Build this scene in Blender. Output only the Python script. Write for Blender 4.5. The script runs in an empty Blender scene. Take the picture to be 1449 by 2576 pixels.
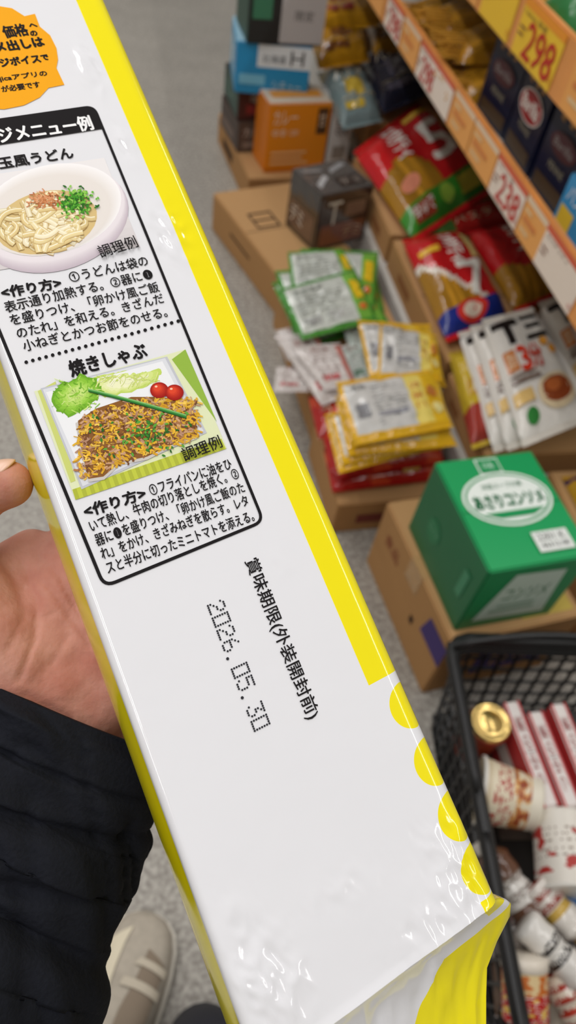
import bpy, bmesh, math, random
from mathutils import Vector, Matrix, noise
random.seed(7)
SC = bpy.context.scene
COL = SC.collection
PI = math.pi
F = 1850.0
CAMH = 1.3
# ---------------------------------------------------------------- camera frame
Yc = Vector((-529, 2448, -1850)).normalized()
Zc = Vector((294, 1462, 1850)).normalized()
Xc = Yc.cross(Zc).normalized()
Yc = Zc.cross(Xc).normalized()
R = Matrix((Xc, Yc, Zc))
C0 = Vector((0, 0, CAMH))
def ray(px, py): return R @ Vector(((px-724.5)/F, (1288-py)/F, -1.0))
def gp(px, py, z):
    r = ray(px, py); return C0 + r*((z-CAMH)/r.z)
cam = bpy.data.cameras.new('camera'); camo = bpy.data.objects.new('camera', cam); COL.objects.link(camo)
M4 = R.to_4x4(); M4.translation = C0
camo.matrix_world = M4
cam.sensor_fit = 'VERTICAL'; cam.sensor_height = 36.0; cam.lens = 36.0*F/2576
cam.clip_start = 0.01
cam.dof.use_dof = True; cam.dof.focus_distance = 0.25; cam.dof.aperture_fstop = 11.0
SC.camera = camo
SC.view_settings.view_transform = 'Standard'
# ---------------------------------------------------------------- colours / materials
def lin(c):
    c = c/255.0
    return c/12.92 if c <= .04045 else ((c+.055)/1.055)**2.4
def c(r, g, b): return (lin(r), lin(g), lin(b), 1.0)
def base_mat(name, rough=.5, spec=.5):
    m = bpy.data.materials.new(name); m.use_nodes = True
    b = m.node_tree.nodes['Principled BSDF']
    b.inputs['Roughness'].default_value = rough
    b.inputs['Specular IOR Level'].default_value = spec
    return m, m.node_tree, b
def pm(name, col, rough=.5, spec=.5, var=.12, scale=60, metal=0, bump=0):
    m, nt, b = base_mat(name, rough, spec)
    n = nt.nodes.new('ShaderNodeTexNoise'); n.inputs['Scale'].default_value = scale; n.inputs['Detail'].default_value = 4
    tc = nt.nodes.new('ShaderNodeTexCoord'); nt.links.new(tc.outputs['Object'], n.inputs['Vector'])
    mx = nt.nodes.new('ShaderNodeMix'); mx.data_type = 'RGBA'
    mx.inputs[6].default_value = [x*(1-var) for x in col[:3]]+[1]
    mx.inputs[7].default_value = [min(1, x*(1+var)) for x in col[:3]]+[1]
    nt.links.new(n.outputs['Fac'], mx.inputs[0]); nt.links.new(mx.outputs[2], b.inputs['Base Color'])
    b.inputs['Metallic'].default_value = metal
    if bump:
        bp = nt.nodes.new('ShaderNodeBump'); bp.inputs['Strength'].default_value = bump; bp.inputs['Distance'].default_value = .002
        nt.links.new(n.outputs['Fac'], bp.inputs['Height']); nt.links.new(bp.outputs['Normal'], b.inputs['Normal'])
    return m
def attr_mat(name, rough, spec=.5, bump=0, scale=80, coat=0):
    m, nt, b = base_mat(name, rough, spec)
    a = nt.nodes.new('ShaderNodeAttribute'); a.attribute_name = 'Col'
    nt.links.new(a.outputs['Color'], b.inputs['Base Color'])
    if bump:
        tc = nt.nodes.new('ShaderNodeTexCoord'); n = nt.nodes.new('ShaderNodeTexNoise'); n.inputs['Scale'].default_value = scale
        nt.links.new(tc.outputs['Object'], n.inputs['Vector'])
        bp = nt.nodes.new('ShaderNodeBump'); bp.inputs['Strength'].default_value = bump; bp.inputs['Distance'].default_value = .004
        nt.links.new(n.outputs['Fac'], bp.inputs['Height']); nt.links.new(bp.outputs['Normal'], b.inputs['Normal'])
    b.inputs['Coat Weight'].default_value = coat
    return m
CARD = attr_mat('printed_card', .4)
KRAFT = attr_mat('kraft_card', .8, .2, bump=.25, scale=200)
FILM = attr_mat('printed_film', .16, .7, bump=.9, scale=45)
INK = attr_mat('ink', .3)
WRAP = attr_mat('shrink_wrap', .1, .8, bump=.9, scale=30, coat=.8)
PLASTIC = attr_mat('plastic', .35)
BLACKPL = pm('black_plastic', c(22, 22, 24), .38, .5)
STEEL = pm('painted_steel', c(205, 203, 198), .4)
DARKSTEEL = pm('back_panel_grey', c(70, 68, 66), .6)
SKIN, nt_, b_ = base_mat('skin', .6, .2)
n_ = nt_.nodes.new('ShaderNodeTexNoise'); n_.inputs['Scale'].default_value = 50; n_.inputs['Detail'].default_value = 6
tc_ = nt_.nodes.new('ShaderNodeTexCoord'); nt_.links.new(tc_.outputs['Object'], n_.inputs['Vector'])
cr_ = nt_.nodes.new('ShaderNodeValToRGB')
cr_.color_ramp.elements[0].position = .32; cr_.color_ramp.elements[0].color = c(190, 124, 108)
cr_.color_ramp.elements[1].position = .68; cr_.color_ramp.elements[1].color = c(218, 164, 148)
nt_.links.new(n_.outputs['Fac'], cr_.inputs[0]); nt_.links.new(cr_.outputs[0], b_.inputs['Base Color'])
b_.inputs['Subsurface Weight'].default_value = .18; b_.inputs['Subsurface Radius'].default_value = (.006, .002, .001); b_.inputs['Subsurface Scale'].default_value = .5
n2_ = nt_.nodes.new('ShaderNodeTexNoise'); n2_.inputs['Scale'].default_value = 300; n2_.inputs['Detail'].default_value = 4
nt_.links.new(tc_.outputs['Object'], n2_.inputs['Vector'])
bp_ = nt_.nodes.new('ShaderNodeBump'); bp_.inputs['Strength'].default_value = .4; bp_.inputs['Distance'].default_value = .0013
nt_.links.new(n2_.outputs['Fac'], bp_.inputs['Height']); nt_.links.new(bp_.outputs['Normal'], b_.inputs['Normal'])
# ---------------------------------------------------------------- object helpers
def thing(name, label, cat, loc=(0, 0, 0), rz=0, group=None):
    o = bpy.data.objects.new(name, None); COL.objects.link(o)
    o.empty_display_size = .02
    o.location = loc; o.rotation_euler = (0, 0, rz)
    o['label'] = label; o['category'] = cat
    if group: o['group'] = group
    return o
def link_mesh(name, me, mat, parent=None, smooth=False, label=None):
    o = bpy.data.objects.new(name, me); COL.objects.link(o)
    if mat: me.materials.append(mat)
    if parent: o.parent = parent
    if smooth: me.polygons.foreach_set('use_smooth', [True]*len(me.polygons))
    if label: o['label'] = label
    return o
def bm_obj(name, bm, mat, parent=None, smooth=False, label=None):
    bmesh.ops.recalc_face_normals(bm, faces=bm.faces)
    me = bpy.data.meshes.new(name); bm.to_mesh(me); bm.free()
    return link_mesh(name, me, mat, parent, smooth, label)
class Geo:
    def __init__(s): s.v = []; s.f = []; s.c = []
    def poly(s, pts, col):
        k = len(s.v); s.v += [tuple(p) for p in pts]; s.f.append(tuple(range(k, k+len(pts)))); s.c.append(col)
    def mesh(s, verts, faces, col):
        k = len(s.v); s.v += [tuple(p) for p in verts]
        for f in faces: s.f.append(tuple(i+k for i in f)); s.c.append(col)
    def build(s, name, mat, parent=None, smooth=False, label=None):
        me = bpy.data.meshes.new(name); me.from_pydata(s.v, [], s.f)
        at = me.color_attributes.new('Col', 'FLOAT_COLOR', 'CORNER')
        buf = []
        for f, col in zip(s.f, s.c): buf.extend(tuple(col)*len(f))
        at.data.foreach_set('color', buf)
        me.update()
        return link_mesh(name, me, mat, parent, smooth, label)
_tc = {}
def tgeo(s, res=2):
    k = (s, res)
    if k in _tc: return _tc[k]
    cu = bpy.data.curves.new('t', 'FONT'); cu.body = s; cu.size = 1; cu.resolution_u = res
    try: cu.fill_mode = 'FRONT'
    except Exception: pass
    ob = bpy.data.objects.new('t', cu)
    me = bpy.data.meshes.new_from_object(ob)
    vs = [(v.co.x, v.co.y) for v in me.vertices]; fs = [tuple(p.vertices) for p in me.polygons]
    bpy.data.objects.remove(ob); bpy.data.curves.remove(cu); bpy.data.meshes.remove(me)
    if not vs: _tc[k] = ([], [], 1); return _tc[k]
    x0 = min(v[0] for v in vs); x1 = max(v[0] for v in vs); y0 = min(v[1] for v in vs); y1 = max(v[1] for v in vs)
    w = max(1e-6, x1-x0); h = max(1e-6, y1-y0)
    _tc[k] = ([((x-x0)/w, (y-y0)/h) for x, y in vs], fs, w/h)
    return _tc[k]
def tube(bm, pts, r, sides=6, closed=False, radii=None):
    n = len(pts); rings = []
    up0 = None
    for i, p in enumerate(pts):
        p = Vector(p)
        a = Vector(pts[(i-1) % n]) if (closed or i > 0) else p
        b = Vector(pts[(i+1) % n]) if (closed or i < n-1) else p
        d = (b-a).normalized()
        if up0 is None:
            up0 = Vector((0, 0, 1)) if abs(d.z) < .9 else Vector((1, 0, 0))
        x = d.cross(up0).normalized(); y = x.cross(d).normalized(); up0 = y
        rr = radii[i] if radii else r
        rings.append([bm.verts.new(p + x*rr*math.cos(2*PI*k/sides+PI/4) + y*rr*math.sin(2*PI*k/sides+PI/4)) for k in range(sides)])
    m = n if closed else n-1
    for i in range(m):
        A = rings[i]; B = rings[(i+1) % n]
        for k in range(sides):
            bm.faces.new((A[k], A[(k+1) % sides], B[(k+1) % sides], B[k]))
    if not closed:
        bm.faces.new(rings[0][::-1]); bm.faces.new(rings[-1])
def boxbm(bm, x0, x1, y0, y1, z0, z1, bev=0):
    r = bmesh.ops.create_cube(bm, size=1)
    vs = r['verts']
    for v in vs:
        v.co = Vector(((x0+x1)/2+v.co.x*(x1-x0), (y0+y1)/2+v.co.y*(y1-y0), (z0+z1)/2+v.co.z*(z1-z0)))
    if bev:
        es = list({e for v in vs for e in v.link_edges})
        bmesh.ops.bevel(bm, geom=es, offset=bev, segments=2, affect='EDGES')
# ---------------------------------------------------------------- cartons
def fmap(face, s, t, size, off):
    sx, sy, sz = size
    if face == '+z': return (-sx/2+s*sx, -sy/2+t*sy, sz+off)
    if face == '-x': return (-sx/2-off, sy/2-s*sy, t*sz)
    if face == '-y': return (-sx/2+s*sx, -sy/2-off, t*sz)
    if face == '+x': return (sx/2+off, -sy/2+s*sy, t*sz)
    return (sx/2-s*sx, sy/2+off, t*sz)
def rotst(x, y, rot):
    if rot == 90: return (1-y, x)
    if rot == 180: return (1-x, 1-y)
    if rot == 270: return (y, 1-x)
    return (x, y)
def split_tris(tris, mx):
    out = []; stack = list(tris)
    while stack:
        t = stack.pop()
        ls = [math.dist(t[i], t[(i+1) % 3]) for i in range(3)]; L = max(ls)
        if L < mx: out.append(t); continue
        i = ls.index(L); a, b, d = t[i], t[(i+1) % 3], t[(i+2) % 3]; m = ((a[0]+b[0])/2, (a[1]+b[1])/2)
        stack.append((a, m, d)); stack.append((m, b, d))
    return out
def draw(G, prints, mapf, sub=1, off0=.0006, step=.0003):
    for i, it in enumerate(prints):
        off = off0+step*i; k = it[0]; face = it[1]
        mp = lambda s, t: mapf(face, s, t, off)
        if k == 'r':
            s0, t0, s1, t1, col = it[2:7]
            na = max(1, min(sub, int(abs(s1-s0)/.08)+1)) if sub > 1 else 1; nb_ = max(1, min(sub, int(abs(t1-t0)/.08)+1)) if sub > 1 else 1
            for a in range(na):
                for b in range(nb_):
                    u0 = s0+(s1-s0)*a/na; u1 = s0+(s1-s0)*(a+1)/na; v0 = t0+(t1-t0)*b/nb_; v1 = t0+(t1-t0)*(b+1)/nb_
                    G.poly([mp(u0, v0), mp(u1, v0), mp(u1, v1), mp(u0, v1)], col)
        elif k == 't':
            txt, s0, t0, s1, t1, col = it[2:8]; rot = it[8] if len(it) > 8 else 0; bold = it[9] if len(it) > 9 else 0
            vs, fs, asp = tgeo(txt)
            for bi, (bx, by) in enumerate([(0, 0)] if not bold else [(bold, 0), (-bold, 0), (0, bold), (0, -bold)]):
                st = []; o2 = off+bi*.00006
                for x, y in vs:
                    x, y = rotst(x, y, rot); st.append((s0+(s1-s0)*x+bx, t0+(t1-t0)*y+by))
                if sub > 1:
                    tr = []
                    for f in fs:
                        for q in range(1, len(f)-1): tr.append((st[f[0]], st[f[q]], st[f[q+1]]))
                    for t in split_tris(tr, .08): G.poly([mapf(face, p[0], p[1], o2) for p in t], col)
                else:
                    G.mesh([mapf(face, p[0], p[1], o2) for p in st], fs, col)
        elif k == 'e':
            cs, ct, rs, rt, col = it[2:7]; n = 28
            K = 3 if sub > 1 else 1
            for q in range(K):
                for a in range(n):
                    th0 = 2*PI*a/n; th1 = 2*PI*(a+1)/n; f0 = q/K; f1 = (q+1)/K
                    pts = [mp(cs+rs*f1*math.cos(th0), ct+rt*f1*math.sin(th0)), mp(cs+rs*f1*math.cos(th1), ct+rt*f1*math.sin(th1))]
                    if q == 0: pts.append(mp(cs, ct))
                    else: pts += [mp(cs+rs*f0*math.cos(th1), ct+rt*f0*math.sin(th1)), mp(cs+rs*f0*math.cos(th0), ct+rt*f0*math.sin(th0))]
                    G.poly(pts, col)
        elif k == 'p':
            G.poly([mp(s, t) for s, t in it[2]], it[3])
def carton(name, label, cat, loc, rz, size, cols, prints=(), group=None, mat=None, bev=.003, tape=None, flap=True):
    mat = mat or CARD
    root = thing(name, label, cat, loc, rz, group)
    sx, sy, sz = size
    bm = bmesh.new(); boxbm(bm, -sx/2, sx/2, -sy/2, sy/2, 0, sz, bev)
    bmesh.ops.recalc_face_normals(bm, faces=bm.faces)
    me = bpy.data.meshes.new('body'); bm.to_mesh(me); bm.free()
    at = me.color_attributes.new('Col', 'FLOAT_COLOR', 'CORNER')
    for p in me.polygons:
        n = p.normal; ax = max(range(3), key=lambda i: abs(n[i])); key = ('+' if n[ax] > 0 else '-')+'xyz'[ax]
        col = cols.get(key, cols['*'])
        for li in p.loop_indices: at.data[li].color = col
    link_mesh('body', me, mat, root)
    if flap:
        dark = tuple(x*.45 for x in cols.get('+z', cols['*'])[:3])+(1,)
        G = Geo(); draw(G, [('r', '+z', .02, .495, .98, .505, dark)], lambda f, s, t, o: fmap(f, s, t, size, o), off0=.0003)
        G.build('flap_seam', mat, root)
    if tape:
        G = Geo(); draw(G, [('r', '+z', .0, .42, 1.0, .58, tape), ('r', '-x', .42, .72, .58, 1.0, tape)], lambda f, s, t, o: fmap(f, s, t, size, o), off0=.0005)
        G.build('packing_tape', FILM, root)
    for face in ('+z', '-x', '-y', '+x'):
        sel = [p for p in prints if p[1] == face]
        if sel:
            G = Geo(); draw(G, sel, lambda f, s, t, o: fmap(f, s, t, size, o), off0=.001)
            G.build('printed_label', mat, root)
    return root
def from_corner(x, y, rz, sx, sy):
    """near-left corner -> centre"""
    return (x+math.cos(rz)*sx/2-math.sin(rz)*sy/2, y+math.sin(rz)*sx/2+math.cos(rz)*sy/2)
# ---------------------------------------------------------------- pouches / bags
def pouch(name, label, cat, quad, thick, colf, prints=(), group=None, mat=None, seal=None, n=24, m=26, seed=0, sag=.25, crk=.0016):
    mat = mat or FILM
    TL, TR, BR, BL = [Vector(q) for q in quad]
    base = (TL+TR+BR+BL)/4
    root = thing(name, label, cat, base, 0, group)
    nor = (BR-BL).cross(TL-BL).normalized()
    if nor.z < 0: nor = -nor
    def P0(s, t): return BL*((1-s)*(1-t))+BR*(s*(1-t))+TR*(s*t)+TL*((1-s)*t)
    def hh(s, t):
        s = min(1, max(0, s)); t = min(1, max(0, t))
        p = max(0, (1-abs(2*s-1)**5)*(1-abs(2*t-1)**4))**.55
        return max(0, thick*p*(1+sag*noise.noise((s*4+seed*3.1, t*5, seed)))+crk*p*noise.noise((s*11+seed, t*13, seed*2.3)))
    def S(s, t, off=0): return P0(s, t)+nor*(hh(s, t)+off)-base
    G = Geo()
    V = [[S(i/n, j/m) for j in range(m+1)] for i in range(n+1)]
    G.v = [tuple(V[i][j]) for i in range(n+1) for j in range(m+1)]
    for i in range(n):
        for j in range(m):
            G.f.append((i*(m+1)+j, (i+1)*(m+1)+j, (i+1)*(m+1)+j+1, i*(m+1)+j+1)); G.c.append(colf((i+.5)/n, (j+.5)/m))
    G.f.append((0, m, n*(m+1)+m, n*(m+1))); G.c.append(colf(.5, .5))
    G.build('body', mat, root, True)
    if seal:
        for (ta, tb) in ((1.0, 1.05), (-.05, 0.0)):
            Gs = Geo(); k = 24
            for i in range(k):
                z0 = .0008*(i % 2); z1 = .0008*((i+1) % 2)
                a, b = i/k, (i+1)/k
                Gs.poly([P0(a, ta)-base+nor*(z0+.001), P0(b, ta)-base+nor*(z1+.001), P0(b, tb)-base+nor*(z1+.001), P0(a, tb)-base+nor*(z0+.001)], seal)
            Gs.build('end_seal', mat, root)
    if prints:
        Gp = Geo(); draw(Gp, prints, lambda f, s, t, o_: S(s, t, o_), sub=8, off0=.0014, step=.00025)
        Gp.build('printed_label', mat, root)
    return root
def lathe(name, prof, mat, parent, colf=None, M=None, n=36, smooth=True, label=None):
    G = Geo(); M = M or Matrix.Identity(4)
    K = len(prof)
    V = []
    for (r, z) in prof:
        for k in range(n): V.append(M @ Vector((r*math.cos(2*PI*k/n), r*math.sin(2*PI*k/n), z)))
    me_f = []; cols = []
    for i in range(K-1):
        for k in range(n):
            me_f.append((i*n+k, i*n+(k+1) % n, (i+1)*n+(k+1) % n, (i+1)*n+k)); cols.append(colf(i/(K-1), k/n) if colf else (1, 1, 1, 1))
    G.v = [tuple(v) for v in V]; G.f = me_f; G.c = cols
    return G.build(name, mat, parent, smooth, label)
def axis_mat(p, q):
    p = Vector(p); d = (Vector(q)-p); L = d.length
    M = d.to_track_quat('Z', 'Y').to_matrix().to_4x4(); M.translation = p
    return M, L
# ================================================================ SETTING
flm, nt, b = base_mat('floor_vinyl', .35, .4)
tc = nt.nodes.new('ShaderNodeTexCoord')
v = nt.nodes.new('ShaderNodeTexNoise'); v.inputs['Scale'].default_value = 110; v.inputs['Detail'].default_value = 3
v2 = nt.nodes.new('ShaderNodeTexNoise'); v2.inputs['Scale'].default_value = 6
nt.links.new(tc.outputs['Object'], v.inputs['Vector']); nt.links.new(tc.outputs['Object'], v2.inputs['Vector'])
cr = nt.nodes.new('ShaderNodeValToRGB'); e = cr.color_ramp.elements
e[0].position = .36; e[0].color = c(142, 136, 128); e[1].position = .66; e[1].color = c(196, 191, 182)
nt.links.new(v.outputs['Fac'], cr.inputs[0])
mx = nt.nodes.new('ShaderNodeMix'); mx.data_type = 'RGBA'; mx.blend_type = 'MULTIPLY'; mx.inputs[0].default_value = .3
nt.links.new(cr.outputs[0], mx.inputs[6]); nt.links.new(v2.outputs['Fac'], mx.inputs[7]); nt.links.new(mx.outputs[2], b.inputs['Base Color'])
bm = bmesh.new(); boxbm(bm, -3, 3, -2, 7, -.05, 0); fl = bm_obj('floor', bm, flm); fl['kind'] = 'structure'
wallm = pm('painted_wall', c(206, 203, 196), .7, .2, .04, 8)
for nm_, bx_ in (('wall_left', (-3.1, -3, -2, 7)), ('wall_right', (3, 3.1, -2, 7)), ('wall_far', (-3, 3, 7, 7.1)), ('wall_near', (-3, 3, -2.1, -2))):
    bm = bmesh.new(); boxbm(bm, *bx_, 0, 3.0); wo = bm_obj(nm_, bm, wallm); wo['kind'] = 'structure'
# ================================================================ HELD PACKAGE
Uv = Vector((4126, 1688, -1850)).normalized(); Vv = Vector((-3824, 8988, -1850)).normalized()
Nv = Uv.cross(Vv).normalized()
Uw, Vw, Nw = R@Uv, R@Vv, R@Nv
PO = C0 + ray(530, 1400)*.25
gUV = Uw.dot(Vw)
def pk(px, py, w=0.0):
    r = ray(px, py); t = ((PO+Nw*w-C0).dot(Nw))/(r.dot(Nw)); q = C0+r*t-PO-Nw*w
    qu, qv = q.dot(Uw), q.dot(Vw)
    return ((qu-gUV*qv)/(1-gUV*gUV), (qv-gUV*qu)/(1-gUV*gUV))
def pkW(a, b, w): return PO+Uw*a+Vw*b+Nw*w
def pkP(px, py, w):
    a, b = pk(px, py, w); return pkW(a, b, w)
A0, A1, T = -.0427, .0487, .052
BT, BB = .262, -.143
# crinkled film: soft patches of fine creases near the ends and edges, plus a few broad soft bulges
CRINK = []
for (p, ra, rb_, amp, sd_) in [((1150, 2150), .012, .011, .00060, 1), ((1205, 2260), .006, .008, .00052, 2), ((640, 2440), .007, .015, .00064, 3), ((720, 2470), .006, .013, .00058, 4), ((225, 175), .0045, .013, .00058, 5), ((425, 590), .007, .012, .00058, 6), ((320, 370), .003, .010, .0004, 7), ((860, 2240), .014, .006, .00014, 8), ((700, 1420), .004, .004, .0001, 9), ((1090, 2330), .016, .007, .00030, 11)]:
    a_, b_2 = pk(*p); CRINK.append((a_, b_2, ra, rb_, amp, sd_))
def hgt(a, b):
    h = .00025*noise.noise((a*16, b*11, 0))
    if b < -.075:
        e = min(1, (-.075-b)/.068); e = e*e
        h += .0012*e*noise.noise((a*42, b*24, 3))
    for (ca, cb, ra, rb_, amp, sd_) in CRINK:
        x = (a-ca)/ra; y = (b-cb)/rb_; q = x*x+y*y
        if q < 6:
            wv = math.exp(-q)
            n1 = noise.noise((a*330+b*90, b*130-a*60, sd_*7.3)); n2 = noise.noise((a*170, b*150, sd_*3.1))
            h += amp*wv*(1.2*(1-2*abs(n1))+1.6*n2)
    if b < BB+.004: h += .0006*math.exp(-((b-BB)/.0014)**2)
    return h
ac = (A0+A1)/2
def half(sign, aedge, r, rb):
    pts = []; n1 = 58
    end = aedge-sign*r
    for i in range(n1+1): pts.append((ac+(end-ac)*i/n1, 0.0))
    for i in range(1, 11):
        th = PI/2*i/10; pts.append((end+sign*r*math.sin(th), -r+r*math.cos(th)))
    for i in range(1, 11):
        t = i/10; w = -r+(-T+rb+r)*t
        pts.append((aedge+sign*.0015*math.sin(PI*t), w))
    for i in range(1, 7):
        th = PI/2*i/6; pts.append((aedge-sign*rb+sign*rb*math.cos(th), -T+rb-rb*math.sin(th)))
    st = aedge-sign*rb
    for i in range(1, 11): pts.append((st+(ac-st)*i/10, -T))
    out = []; s = ac; prev = None
    for p in pts:
        if prev: s += sign*math.hypot(p[0]-prev[0], p[1]-prev[1])
        out.append((p[0], p[1], s)); prev = p
    return out
left = half(-1, A0, .003, .008); right = half(1, A1, .006, .008)
sec = left[::-1]+right[1:]
M = len(sec)-1
rings = []
nb = 380
for i in range(nb+1): rings.append((BT+(BB+.0012-BT)*i/nb, 0))
ends = [(BB, .006), (BB-.0008, .035), (BB-.0025, .13), (BB-.005, .25), (BB-.008, .36), (BB-.012, .47), (BB-.017, .57), (BB-.023, .67), (BB-.030, .77), (BB-.038, .86), (BB-.047, .94), (BB-.053, .97), (BB-.066, .975)]
iE = len(rings)+5
rings += ends
rings = [(BT+.06, .97), (BT+.048, .95), (BT+.032, .6), (BT+.016, .28), (BT+.004, .08)]+rings
pkg_loc = pkW(ac, 0, -T/2)
verts = []
for (bb, e) in rings:
    for k in range(M):
        a, w, s = sec[k]
        a2, w2, b2 = a, w, bb
        if w > -.012 and e < .3: w2 += hgt(a, bb)*(1 if w > -.003 else .4)*(1 if e < .02 else .5)
        if e > 0:
            w2 = -T*.5+(w2+T*.5)*(1-e)
            w2 += .0034*min(1, e*2.0)*noise.noise((a*60, bb*40, w*40+5))+.0020*min(1, e*3)*(1-2*abs(noise.noise((a*120+bb*60, bb*90, w*40+9))))
            a2 += .0025*e*noise.noise((bb*60, w*80, a*20))
            if bb < BB:
                dpt = BB-bb; fr = (a+.01)/(A1+.01)
                flare = .0085*math.exp(-((dpt-.010)/.008)**2)*max(0, min(1, (a-(A1-.022))/.022))*min(1, dpt/.003)
                a2 += flare - (fr*.50*max(0, dpt-.010) if fr > 0 else fr*.25*dpt)
        verts.append(pkW(a2, b2, w2)-pkg_loc)
faces = []; uvs = []
for i in range(len(rings)-1):
    for k in range(M):
        k2 = (k+1) % M
        faces.append((i*M+k, (i+1)*M+k, (i+1)*M+k2, i*M+k2))
        uvs += [sec[k][2], rings[i][0], sec[k][2], rings[i+1][0], sec[k+1][2], rings[i+1][0], sec[k+1][2], rings[i][0]]
me = bpy.data.meshes.new('wrapper'); me.from_pydata([tuple(v_) for v_ in verts], [], faces)
uvl = me.uv_layers.new(name='UVMap'); uvl.data.foreach_set('uv', uvs)
sh = me.attributes.new('sharp_edge', 'BOOLEAN', 'EDGE')
lo_i, hi_i = iE*M, (iE+1)*M
for ed in me.edges:
    v0, v1 = ed.vertices
    if lo_i <= v0 < hi_i and lo_i <= v1 < hi_i: sh.data[ed.index].value = True
pkm, nt, b = base_mat('package_film', .11, .7)
uvn = nt.nodes.new('ShaderNodeUVMap'); uvn.uv_map = 'UVMap'
sp = nt.nodes.new('ShaderNodeSeparateXYZ'); nt.links.new(uvn.outputs[0], sp.inputs[0])
def mth(op, x, y=None):
    n = nt.nodes.new('ShaderNodeMath'); n.operation = op
    for i, q in enumerate((x, y)):
        if q is None: continue
        if isinstance(q, (int, float)): n.inputs[i].default_value = q
        else: nt.links.new(q, n.inputs[i])
    return n.outputs[0]
su, sv = sp.outputs[0], sp.outputs[1]
bst = pk(955, 1710)[1]
mask = mth('MULTIPLY', mth('GREATER_THAN', su, .0350), mth('GREATER_THAN', sv, bst))
mask = mth('MULTIPLY', mask, mth('LESS_THAN', su, .12))
for (dx, dy) in [(1012, 1782), (1074, 1925), (1138, 2060), (1200, 2190)]:
    da, db = pk(dx, dy)
    dd = mth('ADD', mth('POWER', mth('ABSOLUTE', mth('SUBTRACT', su, .0466)), 2), mth('POWER', mth('ABSOLUTE', mth('SUBTRACT', sv, db)), 2))
    mask = mth('MAXIMUM', mask, mth('LESS_THAN', dd, .0080**2))
mask = mth('MAXIMUM', mask, mth('LESS_THAN', su, -.0450))
depth_ = mth('SUBTRACT', BB-.007, sv)
mask = mth('MAXIMUM', mask, mth('MULTIPLY', mth('GREATER_THAN', su, mth('SUBTRACT', .024, mth('MULTIPLY', depth_, .85))), mth('GREATER_THAN', depth_, 0.0)))
mask = mth('MAXIMUM', mask, mth('MULTIPLY', mth('GREATER_THAN', su, .0410), mth('MULTIPLY', mth('LESS_THAN', sv, BB+.003), mth('GREATER_THAN', sv, BB-.004))))
mxc = nt.nodes.new('ShaderNodeMix'); mxc.data_type = 'RGBA'
mxc.inputs[6].default_value = c(232, 232, 236); mxc.inputs[7].default_value = c(246, 230, 0)
nt.links.new(mask, mxc.inputs[0]); nt.links.new(mxc.outputs[2], b.inputs['Base Color'])
nz = nt.nodes.new('ShaderNodeTexNoise'); nz.inputs['Scale'].default_value = 35; nz.inputs['Detail'].default_value = 2
tcx = nt.nodes.new('ShaderNodeTexCoord'); nt.links.new(tcx.outputs['Object'], nz.inputs['Vector'])
bpn = nt.nodes.new('ShaderNodeBump'); bpn.inputs['Strength'].default_value = .12; bpn.inputs['Distance'].default_value = .003
nt.links.new(nz.outputs['Fac'], bpn.inputs['Height']); nt.links.new(bpn.outputs['Normal'], b.inputs['Normal'])
pkg = thing('noodle_package', 'long white and yellow plastic noodle package with a recipe panel, held in the left hand', 'food package', pkg_loc)
link_mesh('wrapper', me, pkm, pkg, True)
INKP = attr_mat('package_ink', .18, .5)
def pmap(a, b, layer=0): return pkW(a, b, hgt(a, b)+.00022+.00005*layer)-pkg_loc
def gquad(G, p00, p10, p11, p01, col, n=8, m=8, layer=0):
    P = [Vector(x) for x in (p00, p10, p11, p01)]
    f = lambda s, t: P[0]*(1-s)*(1-t)+P[1]*s*(1-t)+P[2]*s*t+P[3]*(1-s)*t
    for i in range(n):
        for j in range(m):
            q = [f(i/n, j/m), f((i+1)/n, j/m), f((i+1)/n, (j+1)/m), f(i/n, (j+1)/m)]
            G.poly([pmap(x.x, x.y, layer) for x in q], col((i+.5)/n, (j+.5)/m) if callable(col) else col)
def ppoly(G, pxs, col, layer=0):
    pts = [Vector(pk(*p)) for p in pxs]; ctr = sum(pts, Vector((0, 0)))/len(pts)
    W = [pmap(q.x, q.y, layer) for q in pts]; cw = pmap(ctr.x, ctr.y, layer); n = len(W)
    G.mesh(W+[cw], [(n, i, (i+1) % n) for i in range(n)], col)
def pell(G, cx, cy, rx, ry, col, layer=0, rot=0, n=28):
    cr_, sr_ = math.cos(math.radians(rot)), math.sin(math.radians(rot))
    ppoly(G, [(cx+rx*math.cos(2*PI*k/n)*cr_-ry*math.sin(2*PI*k/n)*sr_, cy+rx*math.cos(2*PI*k/n)*sr_+ry*math.sin(2*PI*k/n)*cr_) for k in range(n)], col, layer)
def stroke(G, pts, wd, col, layer=0, closed=False):
    """pts in (a,b)"""
    pts = [Vector(p) for p in pts]; n = len(pts)
    V = []
    for i in range(n):
        a = pts[(i-1) % n] if closed or i > 0 else pts[i]; b_ = pts[(i+1) % n] if closed or i < n-1 else pts[i]
        d = (b_-a).normalized(); nn = Vector((-d.y, d.x))*wd/2
        l_, r_ = pts[i]+nn, pts[i]-nn
        V += [pmap(l_.x, l_.y, layer), pmap(r_.x, r_.y, layer)]
    G.mesh(V, [(2*i, 2*i+1, 2*((i+1) % n)+1, 2*((i+1) % n)) for i in range(n if closed else n-1)], col)
def pxstroke(G, p, q, ctrl, wpx, col, layer, K=4):
    pts = []
    for i in range(K+1):
        t = i/K; x = (1-t)**2*p[0]+2*t*(1-t)*ctrl[0]+t*t*q[0]; y = (1-t)**2*p[1]+2*t*(1-t)*ctrl[1]+t*t*q[1]
        pts.append(pk(x, y))
    stroke(G, pts, wpx*.000138, col, layer)
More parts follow.
